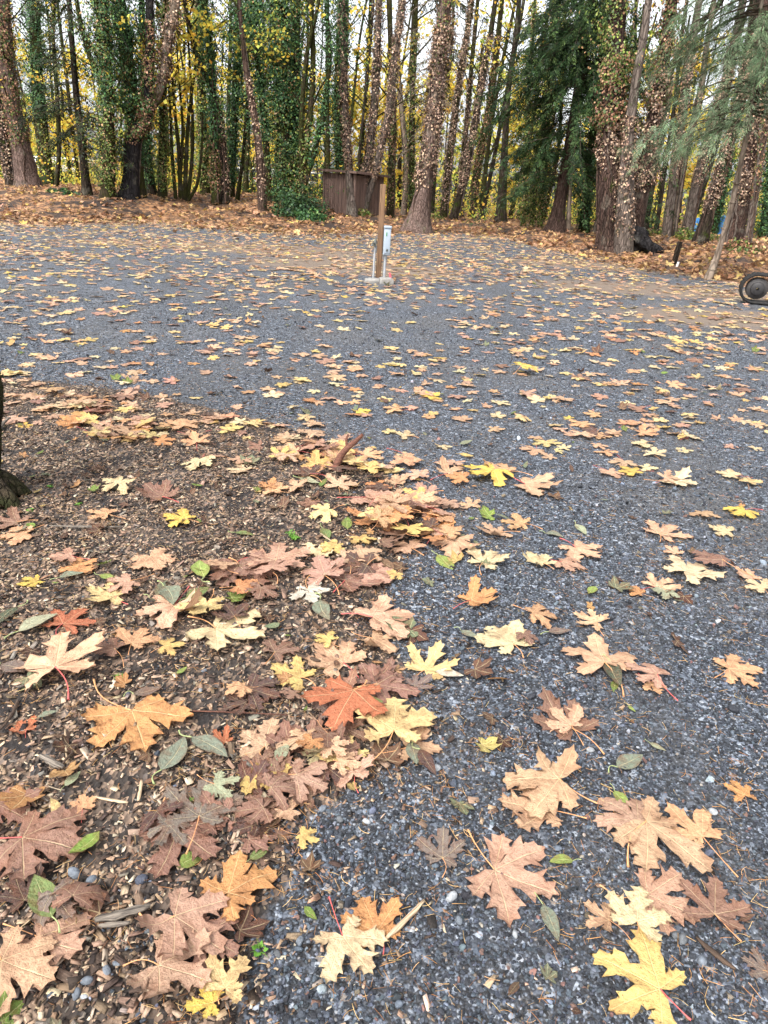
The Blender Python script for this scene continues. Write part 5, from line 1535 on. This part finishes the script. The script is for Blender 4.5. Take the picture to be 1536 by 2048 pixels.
for i, (px, dist, rad, palette, lab) in enumerate(spots):
    p = on_plane(px, 415, dist); p.z = gz1(p.x, p.y)
    root = empty('yellow_maple', p); tag(root, lab, 'tree')
    H = gb.uniform(5.5, 8)
    Q = catmull([(p.x, p.y, p.z), (p.x + gb.normal(0, .2), p.y, p.z + H * .4), (p.x + gb.normal(0, .5), p.y, p.z + H * .75), (p.x + gb.normal(0, .6), p.y, p.z + H)], 14)
    r = np.linspace(1, .3, 14) * .12
    add_trunk(root, 'trunk', Q, r, 'mossy', 1.2, 7, gb)
    crown_branches(root, Q, r, gb, n=26, t0=.1, t1=.98, ln=rad * 1.15, up=.45, leaf=2000, palette=palette, lsize=.2, name='limbs')
# green and yellow undergrowth between the trunks
n = 26000
K = 420
kx = gb.uniform(-30, 32, K); ky = gb.uniform(36, 58, K); kh = gb.uniform(.4, 2.6, K); kc = gb.random(K)
ki = gb.integers(0, K, n)
C = np.stack([kx[ki] + gb.normal(0, .55, n), ky[ki] + gb.normal(0, .55, n), np.abs(gb.normal(0, .5, n)) * kh[ki] + .1], 1)
C[:, 2] += gz(C[:, 0], C[:, 1])
v, f = quads(C, gb.normal(0, 1, (n, 3)) + np.array([0, 0, .4]), gb.normal(0, 1, (n, 3)), gb.uniform(.07, .17, n), .8)
cu = np.where((kc[ki] < .4)[:, None], pick(YEL, n, gb), np.where((kc[ki] < .7)[:, None], pick(YGR, n, gb), pick(IVY_G, n, gb)))
uo = Geo().add(v, f, cu).build('undergrowth', MT['yfol'])
tag(uo, 'low green and yellow undergrowth between the trunks of the wood', 'undergrowth', None, 'stuff')
# the wood far behind: one mass
n = 17000
x = gb.uniform(-62, 62, n); y = gb.uniform(66, 96, n)
zt = gb.random(n) ** 1.5 * 8.5 * (0.75 + 0.45 * vnoise(x, y, 6, 4))
C = np.stack([x, y, zt], 1)
v, f = quads(C, gb.normal(0, 1, (n, 3)), gb.normal(0, 1, (n, 3)), gb.uniform(.25, .6, n), .9)
MIXC = [(4, (232, 206, 96)), (4, (170, 176, 88)), (5, (96, 112, 60)), (5, (58, 70, 46)), (2, (206, 170, 90)), (3, (100, 86, 66))]
fw = Geo().add(v, f, pick(MIXC, n, gb))
fo = fw.build('far_woods', MT['yfol'])
tag(fo, 'far mass of yellow and green woodland closing the view', 'woods', None, 'stuff')
# ------------------------------------------------------------------ shed
b = ground(708, 429)
shed = empty('wooden_shed', b, R(-33)); tag(shed, 'small brown board shed with flat dark roof behind the v-shaped trunks', 'shed')
_k = depth_of(b) / FPX
SW, SD, SH = 64 * _k / .84, 54 * _k / .545, 75 * _k
gb2 = np.random.default_rng(5)
# local axes: front wall runs along -X from the corner (0,0); side wall runs along +Y
Geo().add(*box(-SW / 2, SD / 2, SH / 2, SW - .08, SD - .08, SH - .02)).build('wall_core', MT['roof'], shed, False, False)
nb = 14
for i in range(nb):
    w_ = SW / nb
    Geo().add(*box(-w_ * (i + .5), -.012 + gb2.normal(0, .003), SH / 2, w_ - .012, .024, SH, .004)).build('board', MT['shed'], shed, False, False)
nb = 18
for i in range(nb):
    w_ = SD / nb
    Geo().add(*box(.012 + gb2.normal(0, .003), w_ * (i + .5), SH / 2 - .02, .024, w_ - .012, SH - .04, .004)).build('board', MT['shed'], shed, False, False)
Geo().add(*box(.03, -.03, SH / 2, .09, .09, SH, .006)).build('corner_trim', MT['shed'], shed, False, False)
Geo().add(*box(-SW, -.03, SH / 2, .09, .07, SH, .006)).build('corner_trim', MT['shed'], shed, False, False)
rf = Geo().add(*box(0, 0, 0, SW + .4, SD + .45, .06, .01)).build('roof', MT['roof'], shed, False, False)
rf.location = (-SW / 2 + .02, SD / 2, SH + .06); rf.rotation_euler = (R(-1.5), R(1.2), 0)
Geo().add(*box(0, -(SD + .45) / 2 - .014, -.02, SW + .43, .026, .09, .004)).build('fascia', MT['shed'], rf, False, False)
Geo().add(*box((SW + .4) / 2 + .014, 0, -.02, .026, SD + .43, .09, .004)).build('fascia', MT['shed'], rf, False, False)

# ------------------------------------------------------------------ utility post
b = ground(756, 561)
up = empty('utility_post', b, R(10)); tag(up, 'wooden post carrying a pale grey electrical box and pipes in the clearing', 'post')
up.rotation_euler = (0, R(.6), R(10))
PH = 1.44
Geo().add(*box(0, 0, PH / 2 + .05, .084, .084, PH, .006)).build('post', MT['post'], up, False, False)
bx = Geo().add(*box(.108, -.0, .63, .115, .15, .42, .01)).build('electrical_box', MT['box'], up, False, False)
Geo().add(*box(.108, -.004, .855, .128, .172, .035, .008)).build('lid', MT['box'], bx, False, False)
Geo().add(*box(.108, -.083, .63, .1, .012, .36, .004)).build('cover', MT['box'], bx, False, False)
Geo().add(*box(.09, -.0915, .745, .016, .004, .06, .001)).build('sticker', MT['green'], bx, False, False)
Geo().add(*box(.108, -.094, .50, .03, .012, .035, .003)).build('latch', MT['brass'], bx, False, False)
v, f = tube([(.1, 0, .0), (.1, 0, .3), (.1, 0, .44)], [.026, .026, .026], 12); Geo().add(v, f).build('conduit', MT['pvc'], up, True, False)
v, f = tube([(.1, 0, .36), (.1, 0, .425)], [.034, .034], 12); Geo().add(v, f).build('conduit_collar', MT['pvc'], up, True, False)
wp = (-.085, -.015)
v, f = tube([(wp[0], wp[1], .0), (wp[0], wp[1], .35), (wp[0] + .004, wp[1], .54)], [.017, .017, .017], 10); Geo().add(v, f).build('water_pipe', MT['pvc'], up, True, False)
tp = Geo()
v, f = tube([(wp[0], wp[1], .53), (wp[0], wp[1], .63), (wp[0], wp[1], .66)], [.024, .026, .016], 10); tp.add(v, f)
v, f = tube([(wp[0], wp[1], .59), (wp[0] - .05, wp[1] - .05, .59), (wp[0] - .065, wp[1] - .065, .55)], [.016, .016, .018], 8); tp.add(v, f)
tap = tp.build('tap', MT['brass'], up, True, False)
v, f = tube([(wp[0] - .035, wp[1], .665), (wp[0] + .035, wp[1], .665)], [.009, .009], 8); Geo().add(v, f).build('tap_handle', MT['brass'], tap, True, False)
pad = empty('concrete_footing', ground(760, 566), R(10)); tag(pad, 'low rough concrete footing around the wooden utility post', 'footing')
gp = np.random.default_rng(8)
for (x, y, sx, sy, sz) in [(-.13, .0, .24, .22, .09), (.10, -.02, .22, .24, .11), (.0, .13, .4, .14, .08)]:
    v, f = box(x, y, sz / 2 - .03, sx, sy, sz, .02); v = v + gp.normal(0, .006, v.shape)
    Geo().add(v, f).build('block', MT['concrete'], pad, False, False)
a, c = ground(775, 556), ground(786, 573)
hs = empty('pink_strap', (0, 0, 0)); tag(hs, 'short pinkish red plastic strip lying over the concrete footing', 'strap')
v, f = box(0, 0, 0, .34, .03, .012, .003)
o_ = Geo().add(v, f).build('strip', MT['redhose'], hs, False, False)
hs.location = (a + c) / 2 + Vector((0, 0, .085)); d = c - a
hs.rotation_euler = (0, R(14), math.atan2(d.y, d.x))

# ------------------------------------------------------------------ crawler track at the side
b = ground(1503, 607)
tr = empty('crawler_track', b, R(-20)); tag(tr, 'dusty black rubber crawler track of a small digger at the photo edge', 'crawler track')
TL, TR_ = 1.55, .235           # axle distance, belt radius
def belt(R0, n=20):
    pts = []
    for k in range(n + 1): a_ = math.pi / 2 + math.pi * k / n; pts.append((math.cos(a_) * R0, math.sin(a_) * R0))
    for k in range(1, 24): pts.append((TL * k / 24, -R0))
    for k in range(n + 1): a_ = -math.pi / 2 + math.pi * k / n; pts.append((TL + math.cos(a_) * R0, math.sin(a_) * R0))
    for k in range(1, 24): pts.append((TL - TL * k / 24, R0 - .012 * math.sin(math.pi * k / 24)))
    return np.array(pts)
ZC = TR_ + .012
outer, inner = belt(TR_), belt(TR_ - .035)
n = len(outer)
def ring(P, y): return np.column_stack([P[:, 0], np.full(len(P), y), P[:, 1] + ZC])
V = np.vstack([ring(outer, -.15), ring(outer, .15), ring(inner, .15), ring(inner, -.15)])
F = []
for k in range(n):
    j = (k + 1) % n
    for s in range(4):
        s2 = (s + 1) % 4
        F.append((s * n + k, s * n + j, s2 * n + j, s2 * n + k))
Geo().add(V, np.array(F)[:, ::-1]).build('belt', MT['rubber'], tr, False, False)
lug = Geo().add(*box(0, 0, 0, .045, .29, .018, .005)).mesh('lug', MT['rubber'], False, False)
cum = np.linspace(0, n, 44, endpoint=False)
for c_ in cum:
    k = int(c_); P0 = outer[k]; P1 = outer[(k + 1) % n]
    o_ = bpy.data.objects.new('lug', lug); COL.objects.link(o_); o_.parent = tr
    o_.location = (P0[0], 0, P0[1] + ZC); o_.rotation_euler = (0, -math.atan2(P1[1] - P0[1], P1[0] - P0[0]), 0)
def disc(x, z, r0, y0, y1, name, mat, parent, prof=None, sides=28):
    prof = prof or [(0.02, 0), (r0 * .93, 0), (r0, .1), (r0, .9), (r0 * .93, 1), (.02, 1)]
    V = []; F = []
    for (rr_, t) in prof:
        for k in range(sides):
            a_ = 2 * math.pi * k / sides
            V.append((x + rr_ * math.cos(a_), y0 + (y1 - y0) * t, z + rr_ * math.sin(a_)))
    for i in range(len(prof) - 1):
        for k in range(sides):
            j = (k + 1) % sides
            F.append((i * sides + k, i * sides + j, (i + 1) * sides + j, (i + 1) * sides + k))
    return Geo().add(V, F).build(name, MT[mat], parent, True, False)
idl = disc(.02, ZC, .17, -.09, .09, 'idler_wheel', 'steel', tr)
disc(.02, ZC, .105, -.155, -.08, 'hub', 'hub', idl)
disc(.02, ZC, .022, -.162, -.15, 'hub_bolt', 'steel', idl)
idl2 = disc(TL - .02, ZC, .17, -.09, .09, 'drive_sprocket', 'steel', tr)
disc(TL - .02, ZC, .10, -.14, -.08, 'hub', 'hub', idl2)
for x in (.38, .64, .9, 1.16): disc(x, .115, .075, -.1, .1, 'roller', 'steel', tr, None, 18)
fr = Geo()
fr.add(*box(TL / 2 + .05, 0, ZC + .02, TL - .42, .17, .17, .02))
frame = fr.build('track_frame', MT['steel'], tr, False, False)
Geo().add(*box(.31, -.1, ZC + .0, .09, .02, .10, .004)).build('sticker', MT['yellow'], frame, False, False)
Geo().add(*box(.5, -.06, .075, .56, .12, .03, .006)).build('skid_plate', MT['steel'], frame, False, False)

# ------------------------------------------------------------------ short stub post, pipe, tarp, trailers, fence
b = ground(1347, 531)
sp = empty('stub_post', b); tag(sp, 'short dark weathered stub post in the leaf litter near the triple tree', 'post')
sp.rotation_euler = (0, R(5), R(20))
v, f = box(0, 0, .25, .10, .10, .58, .012); v[:, 0] += np.where(v[:, 2] > .4, .006, 0)
Geo().add(v, f).build('stub', MT['dark'], sp, False, False)
b = ground(1354, 531)
wt = empty('white_marker', b); tag(wt, 'tiny white marker tube beside the dark stub post', 'marker'); wt.rotation_euler = (0, R(8), 0)
v, f = tube([(0, 0, -.05), (0, 0, .14)], [.03, .028], 8); Geo().add(v, f).build('tube', MT['white'], wt, True, False)

def tarp(px, py, dist, sx, sy, sz, lab, seed):
    p = on_plane(px, py, dist); p.z = gz1(p.x, p.y)
    o = empty('blue_tarp', p); tag(o, lab, 'tarp')
    bm = bmesh.new(); bmesh.ops.create_grid(bm, x_segments=18, y_segments=14, size=1)
    for v in bm.verts:
        x, y = v.co.x, v.co.y
        h = (1 - abs(x) ** 3.2) * (1 - abs(y) ** 2.6)
        v.co = Vector((x * sx, y * sy, sz * h * (1 + .15 * mnoise.noise(Vector((x * 3, y * 3, seed)))) + .03 * mnoise.noise(Vector((x * 9, y * 9, seed)))))
    m = bpy.data.meshes.new('sheet'); bm.to_mesh(m); bm.free(); m.materials.append(MT['tarp'])
    m.polygons.foreach_set('use_smooth', np.ones(len(m.polygons), bool))
    s = bpy.data.objects.new('sheet', m); COL.objects.link(s); s.parent = o
tarp(1441, 480, 38, .6, .7, .85, 'bright blue tarp heap between the slanting trunks and spruce', 1)
tarp(1386, 470, 40, .4, .5, .7, 'smaller blue tarp heap behind the third slanting trunk', 5)

def trailer(px, dist, L, H, lab, stripe, rz=0.0):
    p = on_plane(px, 410, dist); p.z = gz1(p.x, p.y)
    o = empty('camper_trailer', p, rz); tag(o, lab, 'trailer')
    body = Geo().add(*box(0, 0, .55 + H / 2, L, 2.2, H, .18)).build('body', MT['white'], o, False, False)
    if stripe: Geo().add(*box(0, -1.106, .55 + H * .32, L * .9, .012, .10)).build('stripe', MT['stripe'], body, False, False)
    for k in (-.28, .22):
        w = Geo().add(*box(L * k, -1.108, .55 + H * .66, .8, .016, .5, .004)).build('window', MT['glass'], body, False, False)
    d = Geo().add(*box(0, -1.108, .55 + H * .48, .62, .016, H * .84, .004)).build('door', MT['white'], body, False, False)
    for x in (-.45, .45):
        w = disc(x, .33, .32, -1.05, -.85, 'wheel', 'rubber', o)
        disc(x, .33, .18, -1.07, -1.0, 'rim', 'hub', w)
    Geo().add(*box(-L / 2 - .45, 0, .5, 1.0, .12, .1, .01)).build('hitch', MT['steel'], o, False, False)
trailer(138, 58, 4.2, 1.0, 'low white trailer seen beneath the trees beside the dark fir', False, R(4))
trailer(503, 54, 3.2, 1.0, 'white trailer with red stripe glimpsed between slim trunks', True, R(-5))
trailer(612, 56, 1.5, .95, 'small white cart trailer close to the shed', False, R(10))

def fence(px0, px1, dist, h, lab):
    a = on_plane(px0, 410, dist); c = on_plane(px1, 410, dist + 1.5)
    a.z = gz1(a.x, a.y); c.z = gz1(c.x, c.y)
    L = (c - a).xy.length
    o = empty('board_fence', a, math.atan2(c.y - a.y, c.x - a.x)); tag(o, lab, 'fence')
    n = int(L / .16)
    bd = Geo().add(*box(0, 0, h / 2, .15, .025, h, .004)).mesh('board', MT['fence'], False, False)
    for i in range(n):
        x = bpy.data.objects.new('board', bd); COL.objects.link(x); x.parent = o
        x.location = ((i + .5) * .16, 0, gp.normal(0, .02))
    for z in (.35, h - .25):
        Geo().add(*box(L / 2, .04, z, L, .05, .09)).build('rail', MT['fence'], o, False, False)
fence(165, 235, 50, 1.25, 'tan board fence low behind the dark fir trunk')
fence(375, 425, 52, 1.2, 'tan board fence behind the thin stem cluster')

# ------------------------------------------------------------------ shrubs and ground ivy
def shrub(px, py, rx, rz, n, palette, lab, size=.09, seed=0, name='ivy_shrub', cat='shrub'):
    g = np.random.default_rng(seed)
    p = ground(px, py)
    o = empty(name, p); tag(o, lab, cat)
    d = g.normal(size=(n, 3)); d /= np.linalg.norm(d, axis=1, keepdims=True)
    C = d * (g.random((n, 1)) ** .45) * np.array([rx, rx * .8, rz]) * (1 + .25 * np.sin(d[:, :1] * 7 + d[:, 1:2] * 5))
    C[:, 2] = np.abs(C[:, 2])
    v, f = quads(C, d + g.normal(0, .6, (n, 3)) + [0, 0, .4], g.normal(0, 1, (n, 3)) + [0, 0, -.4], size * g.uniform(.6, 1.3, n), .9)
    Geo().add(v, f, pick(palette, n, g)).build('foliage', MT['ivy'], o)
    for k in range(5):
        P, q = twig(np.array([0, 0, -.05]), (g.normal(), g.normal(), 1.6), rz * 1.1, .012, g)
        v, f = tube(P, q, 4); Geo().add(v, f).build('stem', MT['twig'], o, True, False)
shrub(592, 432, 1.15, 1.05, 2400, [(c_[0], tuple(x * .8 for x in c_[1])) for c_ in IVY_G], 'dark green bush at the foot of the huge ivy-shrouded tree', seed=1)
shrub(620, 440, .7, .4, 900, IVY_G, 'low dark green bush spreading towards the shed', seed=2)
shrub(1375, 478, 1.2, .42, 1300, IVY_Y, 'low ivy patch between the slanting trunks', seed=3)
shrub(1482, 505, .7, .4, 700, IVY_M, 'small ivy clump at the foot of the thick brown-ivied trunk', seed=4)
shrub(1318, 474, .8, .3, 700, IVY_Y, 'low green growth behind the charred stump', seed=5)
shrub(78, 372, .5, .45, 500, IVY_G, 'small ivy bush at the foot of the leaning grey-footed tree', seed=6)
shrub(727, 432, .35, .28, 260, IVY_Y, 'tuft of green at the foot of the v-shaped stems', seed=7)
shrub(866, 440, .5, .35, 400, IVY_Y, 'small green clump beside the leaning conifer foot', seed=8)
shrub(820, 415, .45, .6, 400, IVY_G, 'narrow ivy clump behind the conifer foot', seed=9)
shrub(122, 385, .6, .2, 500, IVY_G, 'low grass-green growth beneath the dark fir', seed=10)

# small weeds
def weed(px, py, n, h, spread, lab, seed, fern=True):
    g = np.random.default_rng(seed)
    p = ground(px, py)
    o = empty('weed', p); tag(o, lab, 'weed')
    for k in range(n):
        az = g.uniform(0, 6.28)
        P, q = twig(np.zeros(3), (math.cos(az) * spread, math.sin(az) * spread, 1), h * g.uniform(.6, 1.2), .0016, g, 6, .3)
        st = Geo(); v, f = tube(P, q, 3); st.add(v, f)
        m = 9 if fern else 1
        for j in range(m):
            c0 = P[min(5, 1 + j % 5)]
            for s in (-1, 1):
                U = np.array([[math.cos(az + s * 1.1), math.sin(az + s * 1.1), .35]]) + g.normal(0, .25, (1, 3))
                v, f = quads(c0[None] + U * .008, np.array([[0, 0, 1.0]]) + g.normal(0, .3, (1, 3)), U, np.array([.018 if fern else .013]) * g.uniform(.7, 1.3), .35 if fern else .9)
                st.add(v, f)
        st.build('sprig', MT['weed'], o, False, False)
weed(592, 1078, 9, .05, .8, 'feathery green weed growing in the wood chips', 1)
for k, (px, py, w_) in enumerate([(30, 985, 'closest to the mossy trunk'), (60, 1022, 'among the four near the mossy trunk, second'), (155, 1010, 'by the dark soil near the mossy trunk'), (100, 975, 'behind the dark soil patch'),
                                  (395, 1640, 'beside the brown maple leaf on mulch'), (390, 1605, 'above the brown maple leaf'), (520, 1905, 'on gravel by the pale yellow leaf'), (240, 1355, 'on soil near the brown leaf')]):
    weed(px, py, 6, .03, 1.2, 'tiny clover-like green weed ' + w_, 10 + k, False)

# ------------------------------------------------------------------ sticks, bark pieces, pebbles
def stick(a, c, w, mat, lab, z=.012, name='wood_stick', flat_=False, bow=.06, seed=0, up=0.0):
    g = np.random.default_rng(seed + 70)
    A, C = flat(*a), flat(*c)
    d = C - A
    L = d.length
    x, y = (A.x + C.x) / 2, (A.y + C.y) / 2
    o = empty(name, (x, y, gz1(x, y) + z + w * .35), math.atan2(d.y, d.x)); tag(o, lab, 'stick' if name != 'bark_piece' else 'bark')
    if flat_:
        n = 9
        t = np.linspace(-.5, .5, n)
        hw = w * .5 * (1 - .55 * np.abs(2 * t) ** 3) * g.uniform(.8, 1.15, n)
        V = []
        for k in range(n):
            off = bow * L * (t[k] ** 2) + g.normal(0, w * .05)
            V += [(t[k] * L, off - hw[k], -w * .14), (t[k] * L, off + hw[k], -w * .14), (t[k] * L, off + hw[k] * .8, w * .16), (t[k] * L, off - hw[k] * .8, w * .16)]
        F = []
        for k in range(n - 1):
            for s in range(4): F.append((k * 4 + s, k * 4 + (s + 1) % 4, k * 4 + 4 + (s + 1) % 4, k * 4 + 4 + s))
        F += [(3, 2, 1, 0), ((n - 1) * 4, (n - 1) * 4 + 1, (n - 1) * 4 + 2, (n - 1) * 4 + 3)]
        Geo().add(V, F).build('splinter', MT[mat], o, False, False)
    else:
        t = np.linspace(0, 1, 9)
        P = np.column_stack([(t - .5) * L, bow * L * np.sin(np.pi * t) + np.cumsum(g.normal(0, w * .12, 9)), np.abs(g.normal(0, w * .1, 9)) + up * t])
        v, f = tube(P, w * .5 * (1 - .45 * t) * g.uniform(.85, 1.1, 9), 7, .06, 0, seed)
        Geo().add(v, f).build('shaft', MT[mat], o, True, False)
    return o
stick((770, 1890), (848, 1812), .013, 'stick', 'pale dry stick lying beside the curled orange leaf on gravel', flat_=True, seed=1)
stick((1388, 1885), (1466, 1950), .014, 'darkstick', 'dark bark strip below the reddish brown leaf on gravel', flat_=True, seed=2, name='bark_piece')
stick((193, 1858), (302, 1832), .022, 'greybark', 'grey weathered bark piece beside the brownish tan leaf', flat_=True, seed=3, name='bark_piece')
stick((200, 1868), (262, 1862), .012, 'greybark', 'thin grey bark splinter under the larger bark piece', flat_=True, seed=4, name='bark_piece')
stick((193, 1612), (258, 1624), .008, 'stick', 'thin pale splinter on mulch below the grey green leaf', flat_=True, seed=5)
stick((279, 1620), (286, 1578), .010, 'stick', 'upright pale brown chip on mulch under the largest orange leaf', flat_=True, seed=6)
stick((84, 1532), (130, 1556), .022, 'greybark', 'short grey bark block on the mulch', flat_=True, seed=7, name='bark_piece')
stick((120, 1560), (150, 1522), .010, 'darkstick', 'dark twig lying over mulch beside the bark block', seed=8)
stick((72, 1600), (100, 1622), .010, 'greybark', 'small grey splinter on mulch by the round yellow leaf', flat_=True, seed=9)
stick((385, 1438), (575, 1446), .006, 'redstick', 'thin red-brown twig lying straight across the mulch', seed=10, bow=.01)
stick((255, 1372), (342, 1325), .005, 'darkstick', 'thin dark twig on mulch below the brown leaf', seed=11)
stick((402, 1112), (478, 1088), .007, 'darkstick', 'dark twig on the chips beside the feathery weed', seed=12)
stick((40, 1418), (0, 1480), .012, 'darkstick', 'dark twig at the photo edge below the peach leaf', seed=13)
stick((585, 1322), (640, 1338), .016, 'darkstick', 'black bark chip above the yellow leaf on mulch', flat_=True, seed=14, name='bark_piece')
stick((100, 1064), (245, 1066), .014, 'greybark', 'long grey bark strip on chips below the small weeds', flat_=True, seed=15, name='bark_piece')
stick((132, 1475), (135, 1535), .007, 'stick', 'slim pale upright splinter on dark mulch', flat_=True, seed=16)
stick((368, 1420), (372, 1440), .008, 'stick', 'small pale chip between the orange leaf and red twig', flat_=True, seed=17)
stick((640, 1078), (668, 1098), .010, 'stick', 'pale splinter lying by the green leaf on the bed', flat_=True, seed=18)
stick((0, 870), (26, 848), .03, 'greybark', 'pale log end by the mossy trunk', seed=19)
stick((530, 1725), (640, 1780), .006, 'darkstick', 'thin dark twig on the rim between mulch and gravel', seed=20)
stick((1230, 1640), (1280, 1700), .004, 'darkstick', 'hair-thin dark twig under the gravel cluster', seed=21)
# the stick standing out of the leaf pile
A = ground(668, 938)
o_ = empty('upright_stick', A); tag(o_, 'dark curved stick poking up from the leaf pile at the bed corner', 'stick')
P = catmull([(0, 0, -.02), (.03, .02, .06), (.07, .02, .12), (.11, .03, .155), (.15, .03, .20)], 12)
v, f = tube(P, np.linspace(.022, .010, 12), 8, .08, 0, 3); Geo().add(v, f).build('shaft', MT['redstick'], o_, True, False)
P = catmull([(.07, .02, .12), (.06, .04, .16), (.07, .05, .19)], 6)
v, f = tube(P, np.linspace(.010, .005, 6), 6, .08, 0, 3); Geo().add(v, f).build('side_twig', MT['redstick'], o_, True, False)

# larger loose pebbles near the viewer
PEB = [(150, 1757, 30, 'blue grey'), (185, 1770, 24, 'blue grey'), (132, 1813, 26, 'pale grey'), (215, 1952, 27, 'blue grey'), (175, 1972, 26, 'blue grey'), (155, 1997, 22, 'blue grey'), (170, 2003, 16, 'pale grey'), (622, 1715, 22, 'pale grey'),
       (645, 1620, 19, 'blue grey'), (733, 1645, 17, 'pale grey'), (680, 1641, 21, 'mid grey'), (574, 1622, 34, 'mid grey'), (903, 1797, 26, 'pale grey'), (918, 1843, 18, 'blue grey'), (912, 1703, 16, 'pale grey'), (874, 1538, 21, 'pale grey'),
       (1180, 1502, 17, 'pale grey'), (1403, 1925, 26, 'blue grey'), (1425, 1626, 23, 'pale grey'), (1350, 1621, 18, 'pale grey'), (1338, 2002, 17, 'pale grey'), (1365, 1880, 25, 'mid grey'), (1350, 1872, 20, 'mid grey'), (1030, 1870, 17, 'pale grey'),
       (792, 1825, 18, 'cream'), (816, 1860, 16, 'blue grey'), (824, 1862, 15, 'pale grey'), (600, 1883, 22, 'blue grey'), (555, 1910, 20, 'mid grey'), (520, 1650, 17, 'pale grey'), (1435, 1245, 14, 'pale grey'), (843, 1500, 17, 'pale grey'),
       (402, 1392, 13, 'pale grey'), (409, 1350, 12, 'blue grey'), (60, 1605, 12, 'pale grey'), (480, 1788, 14, 'mid grey'), (295, 1870, 16, 'mid grey'), (236, 1935, 18, 'blue grey'), (1262, 1248, 12, 'pale grey'), (575, 1560, 14, 'pale grey')]
PC = {'blue grey': (126, 134, 144), 'pale grey': (178, 182, 186), 'mid grey': (112, 116, 120), 'cream': (206, 196, 172)}
gpb = np.random.default_rng(61)
peb_m = []
for i in range(8):
    m_ = stone_mesh(60 + i, True); m_.materials.append(MT['stone']); peb_m.append(m_)
for i, (px, py, wpx, c) in enumerate(PEB):
    p = flat(px, py)
    s = wpx * depth_of(p) / FPX * .92
    o_ = bpy.data.objects.new('pebble', peb_m[i % 8]); COL.objects.link(o_)
    o_.location = (p.x, p.y, gz1(p.x, p.y) + s * .2); o_.scale = (s, s * gpb.uniform(.8, 1), s * gpb.uniform(.8, 1.1)); o_.rotation_euler = (gpb.normal(0, .2), gpb.normal(0, .2), gpb.uniform(0, 6.28))
    o_.color = (*np.clip(srgb(*PC[c], .8) * gpb.uniform(.85, 1.1), 0, 1), 1)
    tag(o_, 'smooth %s pebble, %s percent across, %s percent down the photo' % (c, words_of(round(px / W0 * 100)), words_of(round(py / H0 * 100))), 'pebble', 'larger loose pebbles near the viewer')
